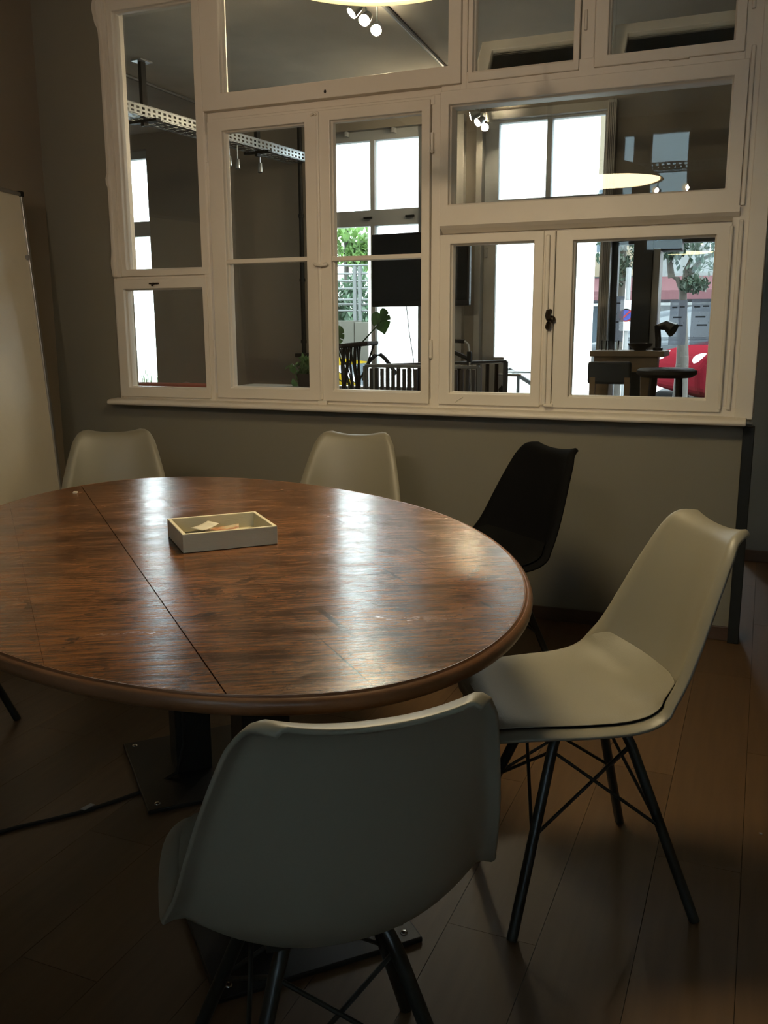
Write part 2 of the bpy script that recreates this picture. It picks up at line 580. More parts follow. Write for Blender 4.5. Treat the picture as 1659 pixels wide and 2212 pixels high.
def obj(name, mb, m, parent=None, local=False, bevel=0.0, seg=2, label=None):
    """one mesh object; world coordinates unless local"""
    off = None
    if parent is not None and not local:
        off = base_of(parent)
    me = mb.mesh(name, m if not isinstance(m, str) else M[m], off)
    o = bpy.data.objects.new(name, me)
    COL.objects.link(o)
    if parent is not None:
        o.parent = parent
    if bevel > 0:
        b = o.modifiers.new('edge', 'BEVEL')
        b.width = bevel
        b.segments = seg
        b.limit_method = 'ANGLE'
        b.angle_limit = R(35)
    if label: o['label'] = label
    return o


def solo(name, mb, m, label, cat, group=None, bevel=0.0):
    """a thing that is one mesh; origin at its base centre"""
    xs = [v.x for v in mb.v]; ys = [v.y for v in mb.v]; zs = [v.z for v in mb.v]
    loc = Vector(((min(xs) + max(xs)) / 2, (min(ys) + max(ys)) / 2, min(zs)))
    me = mb.mesh(name, M[m] if isinstance(m, str) else m, loc)
    o = bpy.data.objects.new(name, me)
    COL.objects.link(o)
    o.location = loc
    if bevel > 0:
        b = o.modifiers.new('edge', 'BEVEL')
        b.width = bevel
        b.segments = 2
        b.limit_method = 'ANGLE'
    return tag(o, label, cat, group)


def wallbox(name, x0, x1, y0, y1, z0, z1, m, parent=None):
    o = obj(name, MB().box(x0, x1, y0, y1, z0, z1), m, parent)
    if parent is None:
        o['kind'] = 'structure'
    return o


def copy_tree(o, parent=None):
    c = o.copy()
    COL.objects.link(c)
    if parent is not None:
        c.parent = parent
    for ch in list(o.children):
        copy_tree(ch, c)
    return c


# ================================================================== THE ROOM SHELL
YW = 3.745           # front face of the window frame
YB = 3.90            # back face of the window wall
CEIL, CEIL2 = 3.2, 2.82
YF = 6.5             # far wall of the room behind the glass

# floor: laminate planks running away from the viewer
fl = obj('floor', MB().box(-6.6, 1.7, -1.8, 6.5, -0.08, -0.012), 'subfloor')
fl['kind'] = 'structure'
PW, PL = 0.192, 1.29
pm = MB().box(0, PW - 0.0012, 0, PL - 0.0012, -0.012, 0.0)
pme = pm.mesh('plank', M['floor'])
random.seed(3)
row = 0
x = -3.42
while x < 1.5:
    y = 0.35 - [0.0, 0.43, 0.86, 0.2, 0.63][row % 5] * 1.0
    while y < 5.15:
        if x > -3.43 and not (y > 3.8 and x < -0.5):
            o = bpy.data.objects.new('plank', pme)
            COL.objects.link(o)
            o.parent = fl
            o.location = (x, y, 0)
        y += PL
    x += PW
    row += 1
wallbox('floor', -6.6, -0.5, 3.9, 6.5, -0.012, 0.0, 'floor')
wallbox('ceiling', -3.42, 1.6, -1.7, 3.9, CEIL, CEIL + 0.1, 'ceil_white')
wallbox('ceiling', -6.5, 1.6, 3.9, 6.9, CEIL2, CEIL2 + 0.5, 'ceiling')
wallbox('wall_left', -3.57, -3.42, -1.8, 3.9, -0.01, CEIL, 'wall_l')
wallbox('wall_right', 1.6, 1.75, -1.8, 6.8, -0.01, CEIL, 'wall')


def wall_y(name, y0, y1, x0, x1, z0, z1, holes, m):
    """a wall across y with rectangular holes (x0,x1,z0,z1), one mesh"""
    mb = MB()
    cuts = sorted({x0, x1, *[h[0] for h in holes], *[h[1] for h in holes]})
    for a, b in zip(cuts, cuts[1:]):
        mid = (a + b) / 2
        spans = sorted((h[2], h[3]) for h in holes if h[0] <= mid <= h[1])
        z = z0
        for s0, s1 in spans:
            if s0 > z + 1e-4:
                mb.box(a, b, y0, y1, z, s0)
            z = max(z, s1)
        if z < z1 - 1e-4:
            mb.box(a, b, y0, y1, z, z1)
    o = obj(name, mb, m)
    o['kind'] = 'structure'
    return o


WX0, WX1, WZ0, WZ1 = -3.015, -0.028, 0.875, 2.76
wall_y('wall_back', 3.76, YB, -3.42, 1.6, 0.0, CEIL, [(WX0, WX1, WZ0, WZ1), (WX1, 1.0, 0.0, 2.5)], 'wall')
wall_y('wall_front', -1.85, -1.7, -3.57, 1.75, -0.01, CEIL, [(-1.42, -1.29, 1.95, 3.08), (-1.16, -0.79, 1.95, 3.08), (0.2, 0.9, 1.1, 2.3)], 'wall_l')  # last hole belongs to the added fill window
wall_y('wall_far', YF, 6.8, -6.5, 1.6, -0.01, CEIL2 + 0.3,
       [(-5.95, -4.82, 0.35, 2.70), (-3.25, -2.39, 0.72, 2.69), (-1.98, -1.02, 0.0, 2.72), (-1.02, -0.33, 0.45, 1.84)], 'wall_far')
wallbox('wall_far_left', -6.65, -6.5, 3.76, 6.8, -0.01, CEIL2, 'wall_far')
wallbox('wall_rear', -6.6, -3.57, 3.76, YB, -0.01, CEIL2, 'wall_far')
wallbox('wall_side', -0.055, 1.6, 5.17, 5.32, -0.01, CEIL2, 'wall_cool')
o = obj('baseboard_back', MB().box(-3.42, -0.058, 3.748, 3.76, 0, 0.059), 'base', bevel=0.003); o['kind'] = 'structure'
o = obj('baseboard_side', MB().box(-0.055, 1.6, 5.158, 5.17, 0, 0.062), 'base', bevel=0.003); o['kind'] = 'structure'
o = obj('baseboard_left', MB().box(-3.42, -3.408, -1.7, 3.74, 0, 0.059), 'base', bevel=0.003); o['kind'] = 'structure'
o = obj('trim_1', MB().box(-0.060, -0.018, 3.725, 3.80, 0, 0.872), 'steel_dark', bevel=0.003); o['kind'] = 'structure'
o['label'] = 'dark steel post under the right end of the white window sill'

# ------------------------------------------------------------------ the white interior window
win = struct('window_1', 'old white painted interior window of many sashes above the grey wall')
W = 'white'


def frame_piece(x0, x1, z0, z1, yf=YW, yb=3.87, name='frame_member', bev=0.004):
    return obj(name, MB().box(x0, x1, yf, yb, z0, z1), W, win, bevel=bev)


def sash(x0, x1, z0, z1, gx0, gx1, gz0, gz1, yf=3.735, depth=0.055, bars=(), vbars=(), gy=0.045):
    """a sash: rails and stiles in one mesh, its pane and glazing bars as sub-parts"""
    mb = MB()
    outer = [(x0, z0), (x1, z0), (x1, z1), (x0, z1)]
    inner = [(gx0, gz0), (gx1, gz0), (gx1, gz1), (gx0, gz1)]
    sl = 0.006
    inner2 = [(gx0 + sl, gz0 + sl), (gx1 - sl, gz0 + sl), (gx1 - sl, gz1 - sl), (gx0 + sl, gz1 - sl)]
    rings = [[(a, yf + depth, b) for a, b in outer], [(a, yf, b) for a, b in outer], [(a, yf, b) for a, b in inner],
             [(a, yf + 0.018, b) for a, b in inner], [(a, yf + 0.024, b) for a, b in inner2], [(a, yf + depth, b) for a, b in inner2]]
    vs = [p for r in rings for p in r]
    fs = []
    n = len(rings)
    for i in range(n):
        j = (i + 1) % n
        for k in range(4):
            fs.append((i * 4 + k, i * 4 + (k + 1) % 4, j * 4 + (k + 1) % 4, j * 4 + k))
    mb.add(vs, fs)
    s = obj('sash', mb, W, win, bevel=0.003)
    for z in bars:
        obj('glazing_bar', MB().box(gx0 - 0.002, gx1 + 0.002, yf + 0.004, yf + 0.05, z - 0.010, z + 0.010), W, s, bevel=0.003)
    edges = [gz0] + sorted(bars) + [gz1]
    for a, b in zip(edges, edges[1:]):
        obj('pane', MB().box(gx0 - 0.004, gx1 + 0.004, yf + gy, yf + gy + 0.004, a - 0.004, b + 0.004), 'glass', s)
    return s


# outer frame, mullions and transoms (slightly behind the sashes)
frame_piece(-3.010, -2.962, 1.500, 2.760, 3.738)                # left jamb, upper part, moulded below
frame_piece(-3.013, -2.998, 0.905, 1.497, 3.745)
frame_piece(-2.482, -2.446, 0.905, 2.760, 3.745)
frame_piece(-2.446, -1.225, 2.150, 2.225, 3.768)                # recessed transom
frame_piece(-2.420, -1.330, 2.150, 2.186, 3.746)                # its lower lip catches the light
frame_piece(-1.345, -1.305, 0.905, 2.190, 3.748)
frame_piece(-1.225, -1.195, 2.185, 2.760, 3.748)
frame_piece(-1.305, -0.145, 2.150, 2.262, 3.750)
frame_piece(-0.742, -0.690, 2.240, 2.760, 3.752)
frame_piece(-1.330, -0.110, 1.618, 1.672, 3.785)                # cove below the fixed light
frame_piece(-0.860, -0.812, 0.930, 1.632, 3.742)
frame_piece(-0.152, -0.028, 0.905, 2.760, 3.752)                # right jamb
obj('jamb_bead', MB().box(-0.128, -0.112, 3.738, 3.755, 0.935, 1.640), W, win, bevel=0.004)
obj('jamb_bead', MB().box(-0.128, -0.112, 3.738, 3.755, 1.690, 2.240), W, win, bevel=0.004)
obj('jamb_bead', MB().box(-0.158, -0.146, 3.734, 3.755, 0.935, 1.620), W, win, bevel=0.004)
obj('jamb_board', MB().box(-0.094, -0.030, 3.735, 3.87, 0.900, 2.760), W, win, bevel=0.003)
frame_piece(-3.012, -0.031, 0.896, 0.945, 3.7495, 3.868)                # bottom rail of the frame
frame_piece(-3.012, -0.031, 2.735, 2.759, 3.7445, 3.868)
frame_piece(-3.005, -2.460, 1.484, 1.508, 3.7560, 3.866)
# moulded left edge with its small carved swellings
mb = MB()
rows = []
for i in range(61):
    z = 1.505 + (2.76 - 1.505) * i / 60
    bulge = 0.0
    for zc, w, h in ((1.56, 0.045, 0.006), (1.955, 0.018, 0.009), (2.72, 0.06, 0.022), (2.66, 0.02, 0.006)):
        bulge += h * math.exp(-((z - zc) / w) ** 2)
    xo = -3.010 - bulge
    rows.append([Vector((xo, 3.79, z)), Vector((xo, 3.742 - bulge * 0.4, z)), Vector((xo + 0.006, 3.732 - bulge * 0.5, z)), Vector((xo + 0.018 + bulge * 0.6, 3.730 - bulge * 0.5, z)),
                 Vector((xo + 0.024 + bulge, 3.740, z)), Vector((-2.980, 3.740, z)), Vector((-2.974, 3.734, z)), Vector((-2.960, 3.734, z)), Vector((-2.956, 3.742, z)), Vector((-2.956, 3.79, z))])
mb.grid(rows)
obj('carved_jamb_moulding', mb, W, win)
# left column
sash(-2.966, -2.452, 1.503, 2.740, -2.930, -2.492, 1.533, 2.700, 3.742, 0.05)
s = sash(-3.003, -2.468, 0.918, 1.490, -2.952, -2.492, 0.962, 1.443, 3.738, 0.055)
mb = MB().box(-2.790, -2.738, 3.728, 3.739, 1.463, 1.470)
mb.tube([(-2.764, 3.735, 1.466), (-2.764, 3.722, 1.466), (-2.764, 3.718, 1.455)], 0.005, 8)
obj('window_catch', mb, 'brass_dark', s, label='small dark bronze catch')
# the tall top casement
s = sash(-2.443, -1.216, 2.217, 2.748, -2.345, -1.270, 2.287, 2.715, 3.728, 0.06)
mb = MB().sphere((-1.823, 3.728, 2.243), 0.006, 10, 6, (1, 0.5, 1.3))
obj('keyhole', mb, 'brass_dark', s)
# pair of casements with one bar each
s1 = sash(-2.428, -1.868, 0.925, 2.172, -2.352, -1.931, 0.973, 2.130, 3.736, 0.055, bars=(1.556,))
s2 = sash(-1.862, -1.348, 0.925, 2.172, -1.808, -1.385, 0.971, 2.128, 3.734, 0.055, bars=(1.552,))
obj('meeting_bead', MB().box(-1.873, -1.858, 3.726, 3.745, 0.930, 2.168), W, s1, bevel=0.004)
mb = MB().tube([(-1.888, 3.722, 1.534), (-1.876, 3.712, 1.527), (-1.850, 3.712, 1.523), (-1.826, 3.716, 1.527), (-1.818, 3.716, 1.528)], [0.005, 0.006, 0.006, 0.007, 0.004], 10)
mb.sphere((-1.832, 3.722, 1.528), 0.011, 10, 8)
obj('lever_catch', mb, W, s2, label='white painted lever catch')
mb = MB().box(-1.882, -1.838, 3.722, 3.742, 0.905, 0.926)
obj('bolt_keeper', mb, W, s1, bevel=0.004)
mb = MB().tube([(-1.895, 3.73, 2.155), (-1.872, 3.722, 2.160), (-1.866, 3.722, 2.150)], 0.005, 8)
obj('top_bolt', mb, W, s1)
for z in (2.005, 1.165):
    mb = MB().tube([(-1.338, 3.734, z - 0.035), (-1.338, 3.734, z + 0.035)], 0.007, 10)
    mb.sphere((-1.338, 3.734, z - 0.037), 0.0085, 8, 6)
    obj('hinge', mb, W, win)
for z in (1.16,):
    mb = MB().tube([(-2.437, 3.737, z - 0.05), (-2.437, 3.737, z + 0.04)], 0.005, 8)
    obj('hinge', mb, W, win)
mb = MB().tube([(-2.437, 3.737, 2.0), (-2.437, 3.737, 2.085)], 0.005, 8)
obj('hinge', mb, W, win)
# two top casements on the right
sash(-1.190, -0.745, 2.220, 2.748, -1.170, -0.767, 2.255, 2.715, 3.738, 0.055)
s = sash(-0.688, -0.150, 2.222, 2.748, -0.637, -0.185, 2.262, 2.715, 3.738, 0.055)
obj('hinge', MB().tube([(-0.130, 3.742, 2.36), (-0.130, 3.742, 2.43)], 0.007, 10), W, win)
obj('hinge', MB().tube([(-0.724, 3.745, 2.36), (-0.724, 3.745, 2.43)], 0.006, 10), W, win)
obj('paint_ridge', MB().box(-0.41, -0.34, 3.735, 3.752, 2.218, 2.224), W, win, bevel=0.002)
# fixed light
sash(-1.304, -0.130, 1.675, 2.196, -1.268, -0.180, 1.751, 2.142, 3.738, 0.10, gy=0.075)
obj('drip_moulding', MB().prism([(3.738, 1.672), (3.738, 1.684), (3.728, 1.690), (3.728, 1.668), (3.744, 1.655), (3.768, 1.640), (3.80, 1.640), (3.80, 1.672)], 'x', -1.300, -0.128), W, win)
# lower right pair
s3 = sash(-1.302, -0.858, 0.925, 1.632, -1.255, -0.898, 0.972, 1.595, 3.736, 0.06, gy=0.05)
s4 = sash(-0.808, -0.150, 0.925, 1.632, -0.740, -0.203, 0.970, 1.590, 3.738, 0.06, gy=0.05)
obj('meeting_bead', MB().box(-0.850, -0.832, 3.728, 3.745, 0.935, 1.615), W, s3, bevel=0.005)
obj('bolt_keeper', MB().box(-0.838, -0.800, 3.724, 3.742, 0.928, 0.940), W, s3, bevel=0.003)
mb = MB()
mb.tube([(-0.822, 3.735, 1.317), (-0.828, 3.722, 1.314), (-0.830, 3.714, 1.295), (-0.822, 3.706, 1.282), (-0.822, 3.708, 1.268), (-0.828, 3.716, 1.252), (-0.832, 3.730, 1.248)],
        [0.008, 0.010, 0.010, 0.011, 0.010, 0.011, 0.008], 10)
mb.sphere((-0.810, 3.722, 1.283), 0.012, 10, 8, (1.0, 0.9, 1.2))
obj('window_knob', mb, 'brass_dark', s4, label='dark bronze turning knob')
mb = MB().tube([(-1.225, 3.733, 0.935), (-1.215, 3.733, 0.945), (-1.19, 3.733, 0.958)], 0.003, 6)
obj('paint_drip', mb, W, s3)
# sill
mb = MB()
prof = [(3.80, 0.905), (3.745, 0.909), (3.682, 0.905), (3.670, 0.899), (3.667, 0.889), (3.673, 0.880), (3.80, 0.876)]
mb.prism(prof, 'x', -3.040, -0.050)
obj('sill', mb, W, win, bevel=0.004)
# second layer: outer sashes tipped open into the far room on their bottom hinges
for x0, x1 in ((-1.22, -0.735), (-0.66, -0.07)):
    z0, z1, y0, y1 = 2.175, 2.43, 3.885, 4.06
    d = Vector((0, y1 - y0, z1 - z0)).normalized()
    nrm = Vector((0, -d.z, d.y))
    ln = (Vector((0, y1, z1)) - Vector((0, y0, z0))).length
    o3 = Vector((0, y0, z0))

    def q(x, t, dep):
        return Vector((x, 0, 0)) + o3 + d * t + nrm * dep
    fw_ = 0.055
    mb = MB()
    outer = [(x0, 0), (x1, 0), (x1, ln), (x0, ln)]
    inner = [(x0 + fw_, fw_), (x1 - fw_, fw_), (x1 - fw_, ln - fw_), (x0 + fw_, ln - fw_)]
    rings = [[q(a, b, 0) for a, b in outer], [q(a, b, 0.035) for a, b in outer], [q(a, b, 0.035) for a, b in inner], [q(a, b, 0) for a, b in inner]]
    vs = [p for r in rings for p in r]
    fs = [(i * 4 + k, i * 4 + (k + 1) % 4, ((i + 1) % 4) * 4 + (k + 1) % 4, ((i + 1) % 4) * 4 + k) for i in range(4) for k in range(4)]
    mb.add(vs, fs)
    t_ = obj('tipped_sash', mb, W, win, bevel=0.003)
    mb = MB()
    c4 = [q(a, b, 0.016) for a, b in inner] + [q(a, b, 0.020) for a, b in inner]
    mb.add(c4, [(0, 1, 2, 3), (7, 6, 5, 4), (0, 4, 5, 1), (1, 5, 6, 2), (2, 6, 7, 3), (3, 7, 4, 0)])
    obj('pane', mb, 'glass', t_)

# ------------------------------------------------------------------ windows and door of the far wall
def far_window(name, label, ox0, ox1, oz0, oz1, glasses, m='white_cool', y=6.56):
    w = struct(name, label)
    cuts = MB()
    xs = sorted({ox0, ox1, *[g[0] for g in glasses], *[g[1] for g in glasses]})
    for a, b in zip(xs, xs[1:]):
        mid = (a + b) / 2
        z = oz0
        for g in sorted([g for g in glasses if g[0] <= mid <= g[1]], key=lambda g: g[2]):
            cuts.box(a, b, y, y + 0.07, z, g[2])
            z = g[3]
        cuts.box(a, b, y, y + 0.07, z, oz1)
    f = obj('window_frame', cuts, m, w)
    for g in glasses:
        obj('pane', MB().box(g[0] - 0.003, g[1] + 0.003, y + 0.035, y + 0.039, g[2] - 0.003, g[3] + 0.003), 'glass', f)
    return w


far_window('window_2', 'far window at the left of the room behind, mostly hidden by the dark wall', -5.95, -4.82, 0.35, 2.70,
           [(-5.87, -5.40, 0.45, 2.02), (-5.34, -4.87, 0.45, 2.02), (-5.87, -5.40, 2.14, 2.64), (-5.34, -4.87, 2.14, 2.64)])
w3 = far_window('window_3', 'four light window of the far room with the black screen before it', -3.25, -2.39, 0.72, 2.69,
                [(-3.19, -2.842, 0.80, 2.012), (-2.808, -2.455, 0.80, 2.012), (-3.19, -2.842, 2.126, 2.622), (-2.808, -2.455, 2.126, 2.622)])
obj('sill', MB().box(-3.30, -2.36, 6.44, 6.60, 0.69, 0.72), 'white_cool', w3, bevel=0.003)
mb = MB().tube([(-3.24, 6.53, 2.70), (-2.40, 6.53, 2.70)], 0.012, 8)
obj('curtain_rail', mb, 'rail_grey', w3)
for x in (-3.02, -2.64):
    obj('rail_bracket', MB().box(x - 0.012, x + 0.012, 6.515, 6.56, 2.655, 2.70), 'white_cool', w3, bevel=0.002)
for x in (-2.86, -2.52):
    obj('window_catch', MB().box(x - 0.035, x + 0.035, 6.545, 6.56, 2.062, 2.076), 'steel_dark', w3, bevel=0.003)

dr = struct('door_1', 'glazed entrance door of the far room with a light grey frame and a transom light above')
D = 'door_grey'
mb = MB().box(-1.98, -1.935, 6.44, 6.66, 0, 2.72).box(-1.08, -1.022, 6.44, 6.66, 0, 2.72).box(-1.98, -1.02, 6.46, 6.66, 2.665, 2.72)
fr = obj('door_frame', mb, D, dr, bevel=0.003)
for k in range(5):
    xx = -1.074 + k * 0.0115
    obj('flute', MB().box(xx, xx + 0.007, 6.432, 6.442, 0.0, 2.70), D, fr, bevel=0.002)
obj('door_frame', MB().box(-1.935, -1.08, 6.50, 6.62, 1.92, 2.06), 'white_cool', dr, bevel=0.003)
mb = MB().box(-1.935, -1.08, 6.52, 6.58, 2.06, 2.14).box(-1.935, -1.08, 6.52, 6.58, 2.650, 2.665).box(-1.935, -1.838, 6.52, 6.58, 2.14, 2.65)
mb.box(-1.105, -1.08, 6.52, 6.58, 2.14, 2.65).box(-1.497, -1.462, 6.515, 6.585, 2.14, 2.65)
tl = obj('transom_sash', mb, 'white_cool', dr)
obj('pane', MB().box(-1.84, -1.495, 6.548, 6.552, 2.137, 2.653), 'glass', tl)
obj('pane', MB().box(-1.464, -1.103, 6.548, 6.552, 2.137, 2.653), 'glass', tl)
mb = MB().box(-1.935, -1.848, 6.52, 6.575, 0.01, 1.915).box(-1.105, -1.08, 6.52, 6.575, 0.01, 1.915).box(-1.848, -1.105, 6.52, 6.575, 1.86, 1.915).box(-1.848, -1.105, 6.52, 6.575, 0.01, 0.35)
mb.box(-1.848, -1.774, 6.52, 6.575, 0.55, 1.038)
leaf = obj('door_leaf', mb, D, dr, bevel=0.003)
obj('pane', MB().box(-1.85, -1.10, 6.545, 6.549, 0.345, 1.863), 'glass', leaf)
mb = MB().box(-1.927, -1.905, 6.512, 6.521, 1.745, 1.815)
obj('upper_lock', mb, 'alu', leaf, bevel=0.003)
pl = at(1088, 808, 6.51)
mb = MB().tube([(pl.x - 0.02, 6.522, pl.z), (pl.x - 0.02, 6.508, pl.z)], 0.045, 20)
obj('door_rose', mb, 'alu', leaf)
mb = MB().tube([(pl.x - 0.02, 6.51, pl.z), (pl.x - 0.02, 6.465, pl.z), (pl.x + 0.0, 6.455, pl.z - 0.002), (pl.x + 0.145, 6.455, pl.z - 0.004)], 0.010, 10)
obj('door_handle', mb, 'galv', leaf)
mb = MB().tube([(pl.x - 0.02, 6.575, pl.z + 0.01), (pl.x - 0.02, 6.63, pl.z + 0.01), (pl.x + 0.20, 6.63, pl.z + 0.01)], 0.010, 10)
obj('door_handle', mb, 'galv', leaf)
mb = MB().tube([(pl.x - 0.01, 6.522, pl.z - 0.115), (pl.x - 0.01, 6.49, pl.z - 0.115)], 0.022, 14)
mb.sphere((pl.x - 0.01, 6.50, pl.z - 0.09), 0.008, 8, 6)
obj('lock_knob', mb, 'black', leaf)
o = obj('trim_2', MB().box(-2.155, -2.07, 6.44, 6.50, 0, 2.72), D, bevel=0.004); o['kind'] = 'structure'
o['label'] = 'pale pilaster strip left of the far entrance door'

w4 = struct('window_4', 'shop window of the far room looking onto the street')
mb = MB().box(-1.02, -0.985, 6.55, 6.63, 0.45, 1.84).box(-0.36, -0.33, 6.55, 6.63, 0.45, 1.84).box(-1.02, -0.33, 6.55, 6.63, 1.805, 1.84).box(-1.02, -0.33, 6.55, 6.63, 0.45, 0.50)
f4 = obj('window_frame', mb, 'column_dark', w4)
obj('pane', MB().box(-0.99, -0.355, 6.59, 6.594, 0.495, 1.81), 'glass', f4)
mb = MB().box(-0.860, -0.735, 6.38, 6.58, 0.0, 1.84)
mb.box(-0.86, -0.56, 6.42, 6.58, 1.745, 1.81)
obj('dark_post', mb, 'column_dark', w4, bevel=0.004)
obj('post_cover', MB().box(-0.735, -0.690, 6.40, 6.58, 0.0, 1.76), 'door_grey', w4, bevel=0.003)
for (a, b, c, d_) in ((1296, 1349, 640, 738), (1443, 1486, 648, 745), (1489, 1540, 646, 745)):
    p0 = at(a, d_, 6.58); p1 = at(b, c, 6.58)
    fo = obj('window_film', MB().box(p0.x, p1.x, 6.578, 6.580, p0.z, p1.z), 'film', w4)
    w_, h_ = p1.x - p0.x, p1.z - p0.z
    for i, (u0, u1, v0) in enumerate(((0.12, 0.42, 0.82), (0.55, 0.85, 0.83), (0.2, 0.7, 0.60), (0.3, 0.8, 0.42))):
        obj('film_print', MB().box(p0.x + w_ * u0, p0.x + w_ * u1, 6.5765, 6.578, p0.z + h_ * v0, p0.z + h_ * (v0 + 0.035)), 'film_print', fo)

w5 = struct('window_5', 'windows behind the viewer, two seen as reflections, the third added for fill light')
for a, b, c, d in ((-1.42, -1.29, 1.95, 3.08), (-1.16, -0.79, 1.95, 3.08), (0.2, 0.9, 1.1, 2.3)):  # last one is an unseen window added to light the chair backs
    mb = MB().box(a, a + 0.02, -1.80, -1.74, c, d).box(b - 0.02, b, -1.80, -1.74, c, d).box(a + 0.02, b - 0.02, -1.80, -1.74, c, c + 0.03).box(a + 0.02, b - 0.02, -1.80, -1.74, d - 0.03, d)
    f5 = obj('window_frame', mb, 'white_cool', w5)
    obj('pane', MB().box(a + 0.01, b - 0.01, -1.772, -1.768, c + 0.02, d - 0.02), 'glass', f5)

# ================================================================== TABLE
TC, TRZ, TZ = Vector((-1.1827, 1.7666, 0)), R(-43.28), 0.76
TA, TB, TN = 0.9845, 0.6326, 1.87     # half axes and roundness of the oval
tab = thing('dining_table', 'large oval table with a worn dark brown plank top and moulded edge', 'table', TC, TRZ)
seams = [-TB, -0.42, -0.20, -0.005, 0.19, 0.355, TB]
for i, (v0, v1) in enumerate(zip(seams, seams[1:])):
    g = 0.0012 if i not in (1, 2) else 0.0012
    a, b = v0 + (0.0002 if i else 0.0), v1 - (0.0002 if v1 < TB else 0.0)
    if i == 1: b -= 0.0010
    if i == 2: a += 0.0008
    up, lo = [], []
    n = 36
    pts = []

    def uu(v):
        return TA * max(0.0, 1 - abs(v / TB) ** TN) ** (1 / TN)
    # right side boundary from a to b along +u arc, then back along -u arc
    for k in range(n + 1):
        v = a + (b - a) * (0.5 - 0.5 * math.cos(PI * k / n))
        pts.append((uu(v), v))
    for k in range(n + 1):
        v = b + (a - b) * (0.5 - 0.5 * math.cos(PI * k / n))
        pts.append((-uu(v), v))
    clean = []
    for p in pts:
        if not clean or (abs(p[0] - clean[-1][0]) + abs(p[1] - clean[-1][1])) > 1e-5:
            clean.append(p)
    if (abs(clean[0][0] - clean[-1][0]) + abs(clean[0][1] - clean[-1][1])) < 1e-5:
        clean.pop()
    dz = [0.0, 0.0002, 0.0, 0.0001, 0.0, 0.0001][i]
    mb = MB().prism(clean, 'z', TZ - 0.03, TZ + dz)
    obj('plank', mb, 'table', tab, local=True)
# moulded edge swept round the ellipse
prof = [(-0.030, -0.0302), (0.0, -0.0302), (0.0005, 0.0), (0.0025, 0.0004), (0.0040, -0.0026), (0.0060, -0.0036), (0.0080, -0.0022), (0.0110, -0.0036), (0.0145, -0.0070), (0.0165, -0.0125),
        (0.0155, -0.0190), (0.0120, -0.0245), (0.0060, -0.0285), (0.0010, -0.0310), (-0.030, -0.0330)]
rows = []
NR = 160
for k in range(NR + 1):
    t = 2 * PI * k / NR
    ct, st_ = math.cos(t), math.sin(t)
    ex = 2 / TN
    c = Vector((math.copysign(TA * abs(ct) ** ex, ct), math.copysign(TB * abs(st_) ** ex, st_), 0))
    nn = Vector((math.copysign(abs(c.x / TA) ** (TN - 1) / TA, ct), math.copysign(abs(c.y / TB) ** (TN - 1) / TB, st_), 0)).normalized()
    rows.append([c + nn * d + Vector((0, 0, TZ + z)) for d, z in prof])
mb = MB().grid(rows)
obj('moulded_edge', mb, 'rim', tab, local=True)
# steel underframe: two columns on square plates
mb = MB().box(-0.60, 0.60, -0.05, 0.05, TZ - 0.085, TZ - 0.0335)
obj('beam', mb, 'steel_black', tab, local=True, bevel=0.003)
for sx in (-1, 1):
    cx = sx * 0.372
    obj('column', MB().box(cx - 0.05, cx + 0.05, -0.05, 0.05, 0.012, TZ - 0.086), 'steel_black', tab, local=True, bevel=0.004)
    pl_ = obj('foot_plate', MB().box(cx - 0.2165, cx + 0.2165, 0.055 - 0.2165, 0.055 + 0.2165, 0.0, 0.012), 'steel_black', tab, local=True, bevel=0.003)
    for ax in (-1, 1):
        for ay in (-1, 1):
            mb = MB().sphere((cx + ax * 0.187, 0.055 + ay * 0.187, 0.0125), 0.0085, 12, 8, (1, 1, 0.45))
            obj('screw', mb, 'screw', pl_, local=True)

# small things on the table
tz = TZ + 0.001
TRAY = Vector((-1.155, 1.770, tz))
tr_rz = R(46.0)
tray = thing('wooden_tray', 'small whitewashed wooden tray lying on the oval table', 'tray', TRAY, tr_rz)
L2, W2, H2, T2 = 0.109, 0.094, 0.043, 0.0085
obj('tray_base', MB().box(-L2 + 0.002, L2 - 0.002, -W2 + 0.002, W2 - 0.002, 0.0, 0.007), 'tray_in', tray, local=True)
obj('side_panel', MB().box(-L2, L2, -W2, -W2 + T2, 0, H2), 'tray', tray, local=True, bevel=0.0015)
obj('side_panel', MB().box(-L2, L2, W2 - T2, W2, 0, H2), 'tray', tray, local=True, bevel=0.0015)
obj('end_panel', MB().box(-L2, -L2 + T2, -W2 + T2 + 0.0004, W2 - T2 - 0.0004, 0, H2), 'tray', tray, local=True, bevel=0.0015)
obj('end_panel', MB().box(L2 - T2, L2, -W2 + T2 + 0.0004, W2 - T2 - 0.0004, 0, H2), 'tray', tray, local=True, bevel=0.0015)


def loose_card(name, m, label, cat, cx, cy, w, h, ang, z, t=0.0008, curl=0.0, group=None):
    a = tr_rz
    c = TRAY + Vector((cx * math.cos(a) - cy * math.sin(a), cx * math.sin(a) + cy * math.cos(a), z))
    rows = []
    for i in range(7):
        for_ = []
        for j in range(5):
            u, v = (i / 6 - 0.5) * w, (j / 4 - 0.5) * h
            for_.append(Vector((u, v, curl * (u / w + 0.5) ** 2)))
        rows.append(for_)
    mb = MB().grid(rows)
    me = mb.mesh(name, M[m])
    o = bpy.data.objects.new(name, me)
    COL.objects.link(o)
    o.location = c
    o.rotation_euler = (0, 0, a + ang)
    so = o.modifiers.new('thick', 'SOLIDIFY')
    so.thickness = t
    so.offset = 1
    return tag(o, label, cat, group)


